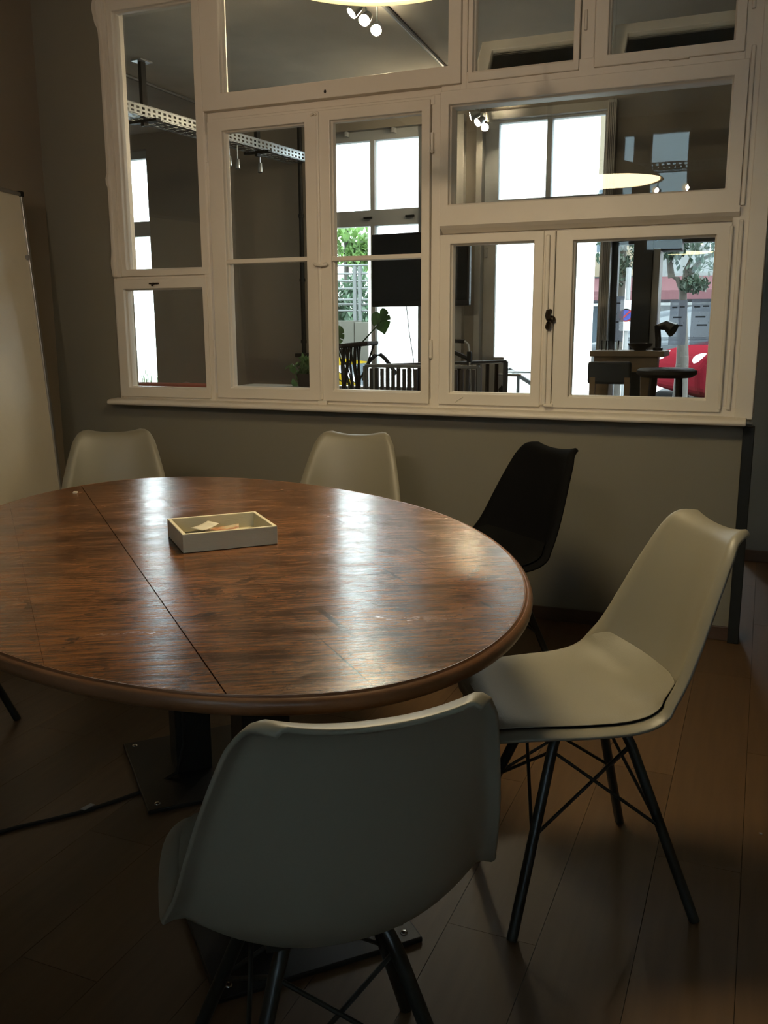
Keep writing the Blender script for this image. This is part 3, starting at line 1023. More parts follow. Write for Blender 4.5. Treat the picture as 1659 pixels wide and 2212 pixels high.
loose_card('card', 'card_black', 'black card at the left end of the wooden tray', 'card', -0.058, 0.030, 0.055, 0.085, R(18), 0.0074, 0.003)
loose_card('leaflet', 'card_dark', 'dark green folded leaflet lying over the black card in the tray', 'leaflet', -0.038, 0.026, 0.060, 0.090, R(8), 0.0108, 0.0012, 0.004)
loose_card('leaflet', 'card', 'bright leaflet with an orange photograph lying on top in the tray', 'leaflet', 0.004, 0.012, 0.080, 0.110, R(-14), 0.0150, 0.001, 0.008)
loose_card('leaflet', 'paper', 'crumpled white slip of paper curling up behind the orange leaflet', 'leaflet', -0.030, 0.040, 0.050, 0.045, R(24), 0.0245, 0.0008, 0.009)
cp = Vector((-1.735, 2.345, tz))
q_ = at(163, 1065, 2.4)
d_ = (FW + RT * ((163 - IMG_W / 2) / FPX) - UP * ((1066 - IMG_H / 2) / FPX))
cp = CAM + d_ * ((TZ - CAM.z) / d_.z)
mb = MB().obox(cp + Vector((0, 0, 0.0035)), (0.006, 0.002, 0), (-0.001, 0.004, 0.0008), (0, 0, 0.002))
solo('paper_scrap', mb, 'paper', 'tiny scrap of pale paper at the far left rim of the oval table', 'scrap')
d_ = (FW + RT * ((1643 - IMG_W / 2) / FPX) - UP * ((1802 - IMG_H / 2) / FPX))
cp = CAM + d_ * ((0 - CAM.z) / d_.z)
mb = MB().obox(cp + Vector((0, 0, 0.0018)), (0.003, 0.001, 0), (-0.001, 0.002, 0), (0, 0, 0.0012))
solo('paper_scrap', mb, 'sign_white', 'tiny white crumb on the floor right of the white chair', 'scrap')

# ================================================================== CHAIRS
PROF = [  # y (back +), z, half width, side curl
    (-0.236, 0.414, 0.150, 0.004), (-0.232, 0.429, 0.178, 0.012), (-0.212, 0.437, 0.200, 0.024), (-0.150, 0.432, 0.222, 0.044), (-0.060, 0.423, 0.235, 0.060),
    (0.030, 0.417, 0.240, 0.074), (0.095, 0.423, 0.240, 0.088), (0.145, 0.445, 0.237, 0.102), (0.178, 0.485, 0.231, 0.104), (0.198, 0.535, 0.223, 0.094),
    (0.213, 0.595, 0.213, 0.078), (0.227, 0.655, 0.201, 0.063), (0.241, 0.710, 0.188, 0.050), (0.255, 0.760, 0.175, 0.038), (0.264, 0.788, 0.166, 0.031), (0.273, 0.809, 0.153, 0.025), (0.288, 0.821, 0.141, 0.019), (0.312, 0.824, 0.120, 0.014)]


def spline(tab, t):
    n = len(tab) - 1
    f = min(max(t * n, 0), n - 1e-6)
    i = int(f)
    u = f - i
    P = [tab[max(0, i - 1)], tab[i], tab[i + 1], tab[min(n, i + 2)]]
    return [0.5 * (2 * P[1][k] + (P[2][k] - P[0][k]) * u + (2 * P[0][k] - 5 * P[1][k] + 4 * P[2][k] - P[3][k]) * u * u + (-P[0][k] + 3 * P[1][k] - 3 * P[2][k] + P[3][k]) * u ** 3) for k in range(4)]


def shell_pt(t, v, lift=0.0):
    y, z, hw, cu = spline(PROF, t)
    y0, z0, _, _ = spline(PROF, max(0, t - 0.01))
    y1, z1, _, _ = spline(PROF, min(1, t + 0.01))
    tl_ = math.hypot(y1 - y0, z1 - z0)
    ny, nz = -(z1 - z0) / tl_, (y1 - y0) / tl_
    a = abs(v)
    g = a ** 2.3
    roll = 0.0
    if a > 0.86:                      # the rolled outer lip
        g = 0.86 ** 2.3 + (a - 0.86) * 0.6
        roll = 0.012 * ((a - 0.86) / 0.14) ** 2
    d = cu * g + lift - roll * min(1.0, t / 0.12)
    top = max(0.0, (t - 0.80) / 0.20)
    zz = z + nz * d + 0.004 * top * a ** 2
    return Vector((v * hw, y + ny * d, zz))


def chair_meshes():
    rows = [[shell_pt(i / 44, j / 14 - 1) for j in range(29)] for i in range(45)]
    shell = MB().grid(rows).mesh('seat_shell', M['shell'])
    # cushion: closed pad following the pan
    top, bot = [], []
    for i in range(21):
        t = 0.075 + (0.50 - 0.075) * i / 20
        e = 1 - abs(2 * i / 20 - 1) ** 4
        r1, r2 = [], []
        for j in range(25):
            v = (j / 12 - 1)
            f = 0.87 * (1 - 0.14 * abs(2 * i / 20 - 1) ** 6)
            pad = 0.001 + 0.026 * (e ** 0.8) * max(0.0, 1 - abs(v) ** 3.2) ** 0.8
            r1.append(shell_pt(t, v * f, 0.005 + pad))
            r2.append(shell_pt(t, v * f, 0.0045))
        top.append(r1)
        bot.append(r2)
    mb = MB().grid(top)
    mb.grid(bot)
    n = 25
    off = 21 * n
    fs = []
    for i in range(20):
        fs.append((i * n, (i + 1) * n, off + (i + 1) * n, off + i * n))
        fs.append((i * n + n - 1, (i + 1) * n + n - 1, off + (i + 1) * n + n - 1, off + i * n + n - 1))
    for j in range(24):
        fs.append((j, j + 1, off + j + 1, off + j))
        fs.append((20 * n + j, 20 * n + j + 1, off + 20 * n + j + 1, off + 20 * n + j))
    mb.f += fs
    cushion = mb.mesh('cushion', M['cushion'])
    legs = []
    F, T = 0.2025, 0.082
    for sx in (-1, 1):
        for sy in (-1, 1):
            f = Vector((sx * F, sy * F, 0.0))
            t = Vector((sx * T, sy * T, 0.385))
            pts = [f, f.lerp(t, 0.5), f.lerp(t, 0.94), t + Vector((-sx * 0.008, -sy * 0.008, 0.012)), Vector((sx * (T - 0.040), sy * (T - 0.040), 0.404))]
            legs.append(MB().tube(pts, 0.0115, 12).mesh('leg', M['leg']))
    rods = []
    c4 = [(-1, -1), (1, -1), (1, 1), (-1, 1)]
    for k in range(4):
        a, b = c4[k], c4[(k + 1) % 4]
        for p, q in ((a, b), (b, a)):
            fp = Vector((p[0] * F, p[1] * F, 0)); tp = Vector((p[0] * T, p[1] * T, 0.385))
            fq = Vector((q[0] * F, q[1] * F, 0)); tq = Vector((q[0] * T, q[1] * T, 0.385))
            hi = fp.lerp(tp, 0.94)
            lo = fq.lerp(tq, 0.50)
            out = Vector(((p[0] + q[0]) / 2, (p[1] + q[1]) / 2, 0)) * (0.003 if p is a else -0.003)
            rods.append(MB().tube([hi + out, lo + out], 0.0038, 8).mesh('brace_rod', M['leg']))
    mb = MB().box(-0.10, 0.10, -0.085, -0.045, 0.398, 0.412).box(-0.10, 0.10, 0.045, 0.085, 0.398, 0.412).box(-0.022, 0.022, -0.045, 0.045, 0.398, 0.410)
    mount = mb.mesh('mounting_bracket', M['leg'])
    return shell, cushion, legs, rods, mount


SH, CU, LG, RD, MT = chair_meshes()


def make_chair(label, loc, back_deg, black=False):
    """back_deg: compass direction (deg, from +x) in which the backrest lies"""
    t = thing('shell_chair', label, 'chair', (loc[0], loc[1], 0), R(back_deg - 90), 'shell chairs around the oval table')

    def part(name, me):
        o = bpy.data.objects.new(name, me)
        COL.objects.link(o)
        o.parent = t
        return o
    s, c = part('seat_shell', SH), part('cushion', CU)
    so = s.modifiers.new('thick', 'SOLIDIFY'); so.thickness = 0.0075; so.offset = -1
    be = s.modifiers.new('soft_rim', 'BEVEL'); be.width = 0.0028; be.segments = 3; be.limit_method = 'ANGLE'; be.angle_limit = R(50)
    if black:
        for o, m in ((s, 'shell_black'), (c, 'cushion_black')):
            o.material_slots[0].link = 'OBJECT'
            o.material_slots[0].material = M[m]
    for me in LG: part('leg', me)
    for me in RD: part('brace_rod', me)
    part('mounting_bracket', MT)
    return t


make_chair('white shell chair turned away from the viewer in front of the table', (-0.558, 1.088), -50)
make_chair('white shell chair at the right end of the table, seat and legs in view', (-0.330, 1.914), 31)
make_chair('black shell chair between the table and the grey wall', (-0.868, 2.985), 50.7, True)
make_chair('white shell chair behind the table nearest the whiteboard', (-2.345, 2.82), 124)
make_chair('white shell chair behind the middle of the table, under the window', (-1.475, 3.06), 99)
make_chair('white shell chair off the left end of the table, only a black leg in view', (-2.42, 1.94), 165)

# ================================================================== WHITEBOARD, LAMP, CABLE
bt, bb = Vector((-3.30, 3.464, 1.874)), Vector((-3.205, 3.480, 0.42))
hd = Vector((0.218, -0.976, 0)).normalized()             # along the board towards the viewer
upv = (bt - bb).normalized()
nv = hd.cross(upv).normalized()
if nv.x < 0: nv = -nv
fb = thing('flip_chart', 'large whiteboard on a leaning easel at the left wall', 'whiteboard', (-3.2, 3.1, 0))
BWID, BH = 0.95, (bt - bb).length
cen = bt - upv * BH / 2 + hd * BWID / 2
obj('board_panel', MB().obox(cen, hd * BWID / 2, upv * BH / 2, nv * 0.006), 'board', fb)
mb = MB()
mb.obox(bt - upv * BH / 2 + hd * 0.006 + nv * 0.003, hd * 0.010, upv * (BH / 2 + 0.006), nv * 0.012)
mb.obox(bt - upv * BH / 2 + hd * (BWID - 0.006) + nv * 0.003, hd * 0.010, upv * (BH / 2 + 0.006), nv * 0.012)
mb.obox(bt + hd * BWID / 2 - upv * 0.002 + nv * 0.003, hd * BWID / 2, upv * 0.008, nv * 0.012)
mb.obox(bt - upv * BH + hd * BWID / 2 + nv * 0.003, hd * BWID / 2, upv * 0.008, nv * 0.012)
obj('aluminium_frame', mb, 'alu', fb, bevel=0.002)
obj('corner_cap', MB().obox(bt + hd * 0.006 + nv * 0.003 + upv * 0.0, hd * 0.014, upv * 0.013, nv * 0.014), 'steel_dark', fb, bevel=0.003)
for k in (0.10, 0.85):
    top_ = bt + hd * k - nv * 0.014 - upv * 0.3
    mid_ = bt + hd * k - nv * 0.014 - upv * BH
    low_ = Vector((mid_.x + 0.02, mid_.y, 0.0))
    obj('easel_leg', MB().tube([top_, mid_, low_], 0.011, 8), 'alu', fb)
pm_ = bt - upv * 0.29 + hd * 0.026 + nv * 0.012
obj('magnet', MB().tube([pm_ - nv * 0.007, pm_ + nv * 0.004], 0.012, 14), 'sign_white', fb)

LP = Vector((-0.895, 2.085, 2.075))
lamp = thing('pendant_lamp', 'wide shallow pendant lamp glowing at the top of the picture over the table', 'lamp', (LP.x, LP.y, LP.z))
prof = [(0.045, 0.115), (0.10, 0.098), (0.18, 0.065), (0.25, 0.028), (0.288, 0.0), (0.292, -0.004), (0.290, -0.006), (0.284, -0.002), (0.246, 0.022), (0.176, 0.058), (0.098, 0.090), (0.045, 0.106)]
obj('lamp_shade', MB().lathe(prof, LP, 64, True), 'lamp_shade', lamp)
mb = MB().lathe([(0.001, 0.17), (0.02, 0.17), (0.034, 0.15), (0.046, 0.115), (0.046, 0.06), (0.02, 0.055), (0.001, 0.055)], LP, 24)
obj('lamp_holder', mb, 'steel_black', lamp)
obj('diffuser', MB().lathe([(0.001, 0.003), (0.272, 0.003), (0.272, -0.002), (0.26, -0.006), (0.001, -0.010)], LP, 64), 'diffuser', lamp)
obj('lamp_cord', MB().tube([LP + Vector((0, 0, 0.165)), (LP.x, LP.y, CEIL - 0.02)], 0.0035, 8), 'cord', lamp)
obj('ceiling_rose', MB().lathe([(0.001, CEIL), (0.05, CEIL), (0.05, CEIL - 0.02), (0.02, CEIL - 0.035), (0.001, CEIL - 0.035)], (LP.x, LP.y, 0), 24), 'lamp_shade', lamp)


def on_floor(px, py, z=0.0):
    d = FW + RT * ((px - IMG_W / 2) / FPX) - UP * ((py - IMG_H / 2) / FPX)
    return CAM + d * ((z - CAM.z) / d.z)


pts = [on_floor(x, y, 0.005) for x, y in ((-120, 1830), (-40, 1808), (40, 1786), (110, 1770), (183, 1752), (260, 1726), (320, 1704), (350, 1688))]
e = pts[-1]
pts += [e + Vector((0.03, 0.03, 0.02)), e + Vector((0.045, 0.05, 0.10)), e + Vector((0.04, 0.055, 0.40)), e + Vector((0.04, 0.06, 0.705))]
cb = thing('power_cable', 'black cable hanging from the table and running left over the floor', 'cable', (pts[4].x, pts[4].y, 0))
obj('cable', MB().tube(pts, 0.005, 8), 'cord', cb)
p4 = pts[4]
obj('cable_tag', MB().obox(p4 + Vector((0.0, 0.012, 0.006)), (0.007, 0.0, 0), (0.003, 0.016, 0), (0, 0, 0.0012)), 'sign_white', cb, label='small white cable tag')


# ================================================================== CABLE TRAYS AND SPOT LAMPS
def cable_tray(label, p, q, drops, group=None, width=0.16, hgt=0.05, zceil=CEIL2):
    p, q = Vector(p), Vector(q)
    t = thing('cable_tray', label, 'cable tray', p.lerp(q, 0.5), 0, group)
    u = (q - p).normalized()
    s = Vector((-u.y, u.x, 0))
    ln = (q - p).length
    mid = p.lerp(q, 0.5)
    # perforated side and bottom: built as ladders of strips and webs
    for side in (-1, 1):
        mb = MB()
        c = mid + s * side * width / 2
        for dz in (0.0, hgt / 2, hgt):
            mb.obox(c + Vector((0, 0, dz)), u * ln / 2, s * 0.001, Vector((0, 0, 0.0055)))
        n = int(ln / 0.045)
        for k in range(n + 1):
            mb.obox(p + s * side * width / 2 + u * (ln * k / n) + Vector((0, 0, hgt / 2)), u * 0.011, s * 0.001, Vector((0, 0, hgt / 2)))
        mb.obox(c + Vector((0, 0, hgt + 0.006)), u * ln / 2, s * 0.008, Vector((0, 0, 0.001)))
        obj('tray_side', mb, 'galv', t)
    mb = MB()
    for k in range(5):
        mb.obox(mid + s * (k / 4 - 0.5) * width, u * ln / 2, s * 0.009, Vector((0, 0, 0.001)))
    n = int(ln / 0.07)
    for k in range(n + 1):
        mb.obox(p + u * (ln * k / n), u * 0.016, s * width / 2, Vector((0, 0, 0.001)))
    obj('tray_floor', mb, 'galv', t)
    for f in drops:
        c = p.lerp(q, f)
        mb = MB().obox(Vector((c.x, c.y, (c.z + zceil) / 2 - 0.02)), u * 0.020, s * 0.012, Vector((0, 0, (zceil - c.z) / 2 + 0.018)))
        obj('hanger', mb, 'steel_dark', t)
        mb = MB().obox(Vector((c.x, c.y, c.z - 0.010)), u * 0.02, s * (width / 2 + 0.03), Vector((0, 0, 0.008)))
        obj('cross_bar', mb, 'steel_dark', t)
        obj('ceiling_plate', MB().obox(Vector((c.x, c.y, zceil - 0.004)), u * 0.05, s * 0.04, Vector((0, 0, 0.004))), 'galv', t)
    return t


ta, tb = on_floor(255, 243, 2.49), on_floor(665, 356, 2.49)
u_ = (tb - ta).normalized()
ts, te = ta - u_ * 0.35, tb - u_ * 0.12
fr_ = lambda q: (q - ts).dot(u_) / (te - ts).length
cable_tray('galvanised cable tray hanging from the far room ceiling at the upper left', ts, te, (fr_(on_floor(311, 259, 2.49)), fr_(on_floor(557, 326, 2.49))))


def spot(label, p, ztop, aim=(0, -0.3, -1), group=None, lit=True, r=0.028, deep=0.0):
    p = Vector(p)
    t = thing('spot_lamp', label, 'lamp', p, 0, group)
    a = Vector(aim).normalized()
    obj('lamp_arm', MB().tube([(p.x, p.y, ztop), (p.x, p.y, p.z + 0.05), p - a * 0.02], 0.004, 6), 'galv', t)
    hd_ = MB().tube([p - a * 0.045, p - a * 0.03, p + a * (0.02 + deep), p + a * (0.022 + deep)], [0.012, r * 0.8, r, r * 0.94], 14, False)
    obj('lamp_head', hd_, 'galv', t)
    obj('lamp_bulb', MB().sphere(p + a * 0.006, r * 0.72, 12, 8), ('spot_near' if deep else 'spot_bulb') if lit else 'headlight', t)
    return t


# tiny unlit reflector lamps under the tray
for i, (px, py, pt) in enumerate(((494, 352, 308), (512, 358, 313), (561, 366, 328))):
    tp = on_floor(px, pt, 2.49)
    spot(['small bare lamp hanging from the cable tray, leftmost of the pair', 'small bare lamp hanging from the cable tray, right one of the pair', 'single small bare lamp hanging further along the cable tray'][i],
         (tp.x, tp.y, at(px, py, tp.y).z), 2.489, (0.1, -0.2, -1), 'small lamps under the cable tray', False, 0.017)
# lit spots along a ceiling track in the far room
tk = thing('light_track', 'thin lighting track on the far room ceiling carrying the lit spots', 'track', (-1.84, 5.2, CEIL2 - 0.02))
n0, n1 = on_floor(745, 5, 2.66), on_floor(1060, 285, 2.66)
obj('track_rail', MB().tube([(n0.x, 3.95, CEIL2 - 0.012), (n1.x, 6.48, CEIL2 - 0.012)], 0.012, 8), 'rail_grey', tk)
nl = ['first', 'second', 'third']
for i, (px, py) in enumerate(((766, 22), (790, 40), (814, 61))):
    pz = on_floor(px, py, 2.66)
    spot('lit ceiling spot seen below the pendant lamp, %s from the left of its three' % nl[i], (pz.x, pz.y, 2.66), CEIL2 - 0.02, ((-0.55, -0.5, -0.7), (0.0, -0.8, -0.6), (0.15, -0.75, -0.6))[i], 'lit spots at the near end of the track')
for i, (px, py) in enumerate(((1023, 249), (1036, 262), (1047, 272))):
    pz = on_floor(px, py, 2.62)
    yy = min(pz.y, 6.40)
    pz = at(px, py, yy)
    spot('lit ceiling spot behind the fixed pane, %s from the left of its three' % nl[i], (pz.x, pz.y, pz.z), CEIL2 - 0.02, ((-0.95, -0.30, -0.25), (-0.5, -0.65, -0.5), (0.3, -0.75, -0.6))[i], 'lit spots at the far end of the track')
# conduits on the far ceiling
for (a, b, lab) in (((255, 156), (440, 228), 'thin conduit crossing the far room ceiling above the cable tray'),):
    p0, p1 = on_floor(a[0], a[1], CEIL2 - 0.012), on_floor(b[0], b[1], CEIL2 - 0.012)
    dd = (p1 - p0).normalized()
    p0 = p0 - dd * 0.7
    mb = MB().tube([p0, p1 + dd * ((6.48 - p1.y) / dd.y if dd.y > 0 else 0)], 0.012, 8)
    solo('ceiling_conduit', mb, 'rail_grey', lab, 'conduit')
p0, p1 = at(646, 372, 6.46), at(656, 775, 6.46)
xx = (p0.x + p1.x) / 2
pp = thing('wall_pipe', 'thin dark pipe running down the dark wall of the far room', 'pipe', (xx, 6.475, 0))
obj('pipe', MB().tube([(xx, 6.472, 0.0), (xx, 6.472, CEIL2)], 0.017, 10), 'steel_dark', pp)
for z in (0.6, 1.15, 1.62, 2.1):
    obj('pipe_clip', MB().tube([(xx, 6.472, z - 0.012), (xx, 6.472, z + 0.012)], 0.023, 12), 'steel_dark', pp)
# the reflected tray and spots over the viewer's side of the room
cable_tray('galvanised cable tray over the near side of the room, seen as a reflection', (-2.4, -0.55, 2.52), (0.3, -0.55, 2.52), (0.2, 0.8), zceil=CEIL)
YM = -0.55
for i, (px, py) in enumerate(((1274, 412), (1420, 411), (1487, 405))):
    P = at(px, py, 2 * 3.80 - YM)
    spot('lit spot under the near cable tray, %s of the three reflected from the left' % nl[i], (P.x, YM, P.z), 2.518, ((-0.20, 0.97, -0.05), (-0.10, 0.98, -0.05), (-0.22, 0.97, -0.03))[i], 'lit spots under the near cable tray', deep=0.062)

# ================================================================== THE FAR ROOM'S THINGS
# black screen on a wall arm
tv = thing('television', 'black flat screen on a wall arm before the far window', 'screen', (-2.26, 6.1, 1.40))
ay = 0.05
T0, T1 = Vector((-2.645, 6.12, 1.400)), Vector((-1.895, 6.05, 1.400))
ud = (T1 - T0).normalized()
nd = Vector((ud.y, -ud.x, 0))
ctr = T0.lerp(T1, 0.5) + Vector((0, 0, 0.25))
wl = (T1 - T0).length / 2
obj('screen_body', MB().obox(ctr + nd * -0.02, ud * wl, Vector((0, 0, 0.25)), nd * 0.02), 'black', tv, bevel=0.006)
obj('screen_glass', MB().obox(ctr + nd * 0.0012 + Vector((0, 0, 0.012)), ud * (wl - 0.015), Vector((0, 0, 0.225)), nd * 0.001), 'screen', tv)
mb = MB().obox(ctr - nd * 0.06, ud * 0.10, Vector((0, 0, 0.10)), nd * 0.02)
mb.tube([ctr - nd * 0.07, Vector((-2.22, 6.34, 1.65)), Vector((-2.21, 6.49, 1.65))], 0.018, 8)
mb.box(-2.27, -2.16, 6.48, 6.499, 1.55, 1.75)
obj('wall_arm', mb, 'steel_black', tv)
c0, c1 = at(875, 661, 6.10), at(893, 775, 6.10)
obj('power_lead', MB().tube([(c0.x, 6.12, c0.z + 0.02), c0.lerp(c1, 0.5), c1, c1 + Vector((0.01, 0, -0.5)), (c1.x + 0.02, 6.10, 0.01)], 0.003, 6), 'cord', tv)
# posters taped by the screen
pa, pb = at(978, 640, 6.43), at(1008, 545, 6.43)


def monstera_leaf(c, size, rx, ry, rz):
    """broad heart shaped leaf with a few cut slots, tip down"""
    mb = MB()
    half = [(0.0, 0.62), (0.10, 0.86), (0.30, 0.98), (0.52, 0.90), (0.68, 0.68), (0.74, 0.45), (0.40, 0.40), (0.40, 0.33), (0.76, 0.34), (0.80, 0.12), (0.76, -0.08),
            (0.36, 0.10), (0.35, 0.02), (0.72, -0.20), (0.58, -0.45), (0.40, -0.66), (0.20, -0.88), (0.0, -1.10)]
    left = [(-x, y) for x, y in reversed(half[1:-1])]
    lx = [(-0.0, 0.0)]
    # the left lobe keeps one slot only
    left = [(-0.20, -0.86), (-0.42, -0.62), (-0.60, -0.42), (-0.34, -0.06), (-0.40, -0.01), (-0.70, -0.26), (-0.78, 0.02), (-0.78, 0.34), (-0.66, 0.66), (-0.46, 0.82), (-0.22, 0.84), (-0.08, 0.74)]
    outl = half + left
    n = len(outl)
    vs = [Vector((0, 0.0, 0.0))] + [Vector((a, b, 0.16 * a * a + 0.06 * b)) for a, b in outl]
    rot = Matrix.Rotation(rz, 3, 'Z') @ Matrix.Rotation(ry, 3, 'Y') @ Matrix.Rotation(rx, 3, 'X')
    vs = [rot @ (v * size) + Vector(c) for v in vs]
    mb.add(vs, [(0, k + 1, (k + 1) % n + 1) for k in range(n)])
    return mb


mp = thing('monstera_plant', 'monstera in a dark pot, one big slotted leaf against the bright window', 'plant', (-2.62, 5.75, 0))
lc = at(824, 694, 5.6)
o = obj('leaf', monstera_leaf(lc, 0.082, R(86), R(-14), R(14)), 'leaf', mp)
l2 = at(722, 728, 5.6)
obj('leaf', monstera_leaf(l2, 0.085, R(75), R(10), R(35)), 'leaf', mp)
l3 = at(700, 770, 5.7)
obj('leaf', monstera_leaf(l3, 0.09, R(60), R(-20), R(80)), 'leaf', mp)
st = at(780, 742, 5.62)
pot = Vector((-2.62, 5.75, 0.70))
for q in (lc, l2, l3):
    k = Vector((st.x, st.y, st.z)) if q is lc else pot.lerp(q, 0.6)
    obj('stem', MB().tube([pot + Vector((0, 0, 0.06)), pot.lerp(k, 0.6) + Vector((0, 0, 0.05)), k, q], 0.005, 6), 'leaf', mp)
obj('pot', MB().lathe([(0.001, 0.0), (0.10, 0.0), (0.14, 0.26), (0.15, 0.28), (0.135, 0.28), (0.125, 0.24), (0.001, 0.24)], (-2.62, 5.75, 0.52), 24), 'terracotta', mp)
obj('plant_stool', MB().box(-2.76, -2.48, 5.61, 5.89, 0.48, 0.52).box(-2.75, -2.72, 5.62, 5.65, 0, 0.48).box(-2.52, -2.49, 5.62, 5.65, 0, 0.48).box(-2.75, -2.72, 5.85, 5.88, 0, 0.48).box(-2.52, -2.49, 5.85, 5.88, 0, 0.48), 'root', mp)
# root legged console
rc = thing('root_console', 'narrow console with twisted black root legs standing behind the second casement', 'table', (-2.42, 5.3, 0))
ra, rb = at(732, 748, 5.3), at(806, 741, 5.3)
mb = MB()
rows_ = []
for i in range(9):
    p = ra.lerp(rb, i / 8)
    mb.tube([p + Vector((0, -0.06, 0)), p + Vector((0, 0.10, 0.004 * math.sin(i * 2.1)))], 0.014 + 0.003 * math.sin(i * 1.7), 6) if False else None
mb.obox(ra.lerp(rb, 0.5), (rb - ra) / 2, Vector((0, 0.09, 0)), Vector((0, 0, 0.013)))
obj('top_board', mb, 'root', rc, bevel=0.008)
random.seed(11)
stems = [(0.10, -0.02, 0.016), (0.52, 0.03, 0.013), (0.30, 0.02, 0.009)]
for f0, dx, r0 in stems:
    foot = Vector((ra.lerp(rb, 0.25).x + dx * 3 + 0.06, 5.3 + random.uniform(-0.05, 0.05), 0.0))
    knee = foot.lerp(ra.lerp(rb, f0), 0.78) + Vector((random.uniform(-0.02, 0.02), 0, 0))
    head = ra.lerp(rb, f0) + Vector((0, random.uniform(-0.04, 0.04), -0.006))
    obj('root_leg', MB().tube([foot, foot.lerp(knee, 0.5) + Vector((0.015, 0, 0)), knee, knee.lerp(head, 0.5) + Vector((-0.012, 0, 0)), head], [r0 * 1.2, r0, r0, r0 * 0.9, r0 * 0.8], 8), 'root', rc)
    for k in range(4):
        q = foot.lerp(knee, random.uniform(0.82, 1.0))
        f1 = min(0.95, max(0.03, f0 + random.uniform(-0.35, 0.45)))
        e_ = ra.lerp(rb, f1) + Vector((0, random.uniform(-0.05, 0.06), -0.006))
        m_ = q.lerp(e_, 0.5) + Vector((random.uniform(-0.02, 0.02), 0, random.uniform(-0.02, 0.02)))
        obj('root_leg', MB().tube([q, m_, e_], [r0 * 0.6, r0 * 0.45, r0 * 0.5], 6), 'root', rc)
# navy bag with a looped handle, on a stool behind the balustrade
bg_ = thing('canvas_bag', 'dark navy bag with a big looped handle beside the slatted balustrade', 'bag', (-2.18, 5.35, 0))
hp = [at(px, py, 5.35) for px, py in ((786, 822), (789, 800), (798, 780), (810, 768), (822, 766), (832, 775), (845, 792), (856, 808))]
obj('bag_handle', MB().tube(hp, 0.013, 8), 'bag', bg_)
bc = at(800, 850, 5.35)
mb = MB()
mb.sphere((bc.x + 0.10, 5.40, 0.70), 0.155, 16, 10, (0.85, 0.7, 1.0))
obj('bag_body', mb, 'bag', bg_)
obj('bag_stand', MB().box(-2.24, -2.04, 5.27, 5.53, 0.50, 0.545).box(-2.23, -2.19, 5.28, 5.32, 0, 0.5).box(-2.09, -2.05, 5.28, 5.32, 0, 0.5).box(-2.23, -2.19, 5.48, 5.52, 0, 0.5).box(-2.09, -2.05, 5.48, 5.52, 0, 0.5), 'root', bg_)
# slatted balustrade: two runs meeting at a corner
ba = thing('slatted_balustrade', 'balustrade of black slats with a grey top rail in the far room', 'railing', (-1.85, 5.2, 0))
A0, A1 = at(790, 790, 5.0), at(1036, 797, 5.0)
zt = 1.03
A0 = Vector((A0.x, 5.0, zt)); A1 = Vector((A1.x, 5.0, zt))
B1 = Vector((-1.60, 5.95, zt))
B0 = A0
for p, q, n in ((A0, A1, 20), (B0, B1, 14)):
    d = (q - p).normalized(); s = Vector((-d.y, d.x, 0))
    obj('top_rail', MB().obox(p.lerp(q, 0.5), d * (q - p).length / 2, s * 0.012, Vector((0, 0, 0.009))), 'rail_grey', ba, bevel=0.003)
    obj('bottom_rail', MB().obox(p.lerp(q, 0.5) - Vector((0, 0, 0.93)), d * (q - p).length / 2, s * 0.012, Vector((0, 0, 0.009))), 'rail_grey', ba, bevel=0.003)
    for k in range(n + 1):
        c = p.lerp(q, k / n)
        if k in (0, n):
            obj('post', MB().obox(c - Vector((0, 0, zt / 2)), d * 0.012, s * 0.012, Vector((0, 0, zt / 2))), 'rail_grey', ba)
        else:
            obj('slat', MB().obox(c - Vector((0, 0, 0.47)), d * 0.010, s * 0.007, Vector((0, 0, 0.455))), 'slat', ba)
# folded pushchair behind it
pc = thing('pushchair', 'folded grey tube pushchair with black foam grips by the far door', 'pushchair', (-1.72, 5.6, 0))
h = [at(px, py, 5.55) for px, py in ((962, 737), (985, 736), (1003, 737), (1011, 744), (1014, 760))]
obj('foam_grip', MB().tube(h[:3], 0.013, 8), 'foam', pc)
obj('frame_tube', MB().tube([h[2], h[3], h[4], at(1015, 800, 5.55), at(1018, 850, 5.55), Vector((h[4].x + 0.03, 5.5, 0.02))], 0.008, 8), 'alu', pc)
g2 = [at(px, py, 5.55) for px, py in ((960, 752), (985, 762), (1008, 773), (1014, 778))]
obj('foam_grip', MB().tube(g2, 0.014, 8), 'foam', pc)
obj('joint_block', MB().obox(at(1014, 771, 5.55), (0.014, 0, 0), (0, 0.014, 0), (0, 0, 0.034)), 'foam', pc, bevel=0.004)
obj('frame_tube', MB().tube([g2[0], at(960, 800, 5.55), Vector((g2[0].x - 0.02, 5.6, 0.02))], 0.008, 8), 'alu', pc)
# trailing plant and its shelf by the pipe
hp_ = thing('trailing_plant', 'leafy green pot plant at the lower right of the first casement', 'plant', (-3.05, 5.45, 0.9))
random.seed(5)
mb = MB()
ctr = at(660, 802, 5.45)
for k in range(70):
    p = ctr + Vector((random.gauss(0, 0.038), random.gauss(0, 0.03), max(-0.08, random.gauss(0.01, 0.045))))
    s_ = random.uniform(0.024, 0.042)
    m_ = Matrix.Rotation(random.uniform(0, 6.28), 3, 'Z') @ Matrix.Rotation(random.uniform(0.5, 1.5), 3, 'X')
    pts = [(0, -1, 0), (0.5, -0.5, 0.1), (0.55, 0.1, 0.12), (0, 1.1, -0.1), (-0.55, 0.1, 0.12), (-0.5, -0.5, 0.1)]
    mb.add([p + (m_ @ Vector(q)) * s_ for q in pts] + [p], [(6, i, (i + 1) % 6) for i in range(6)])
o = obj('foliage', mb, 'leaf2', hp_); o['kind'] = 'stuff'
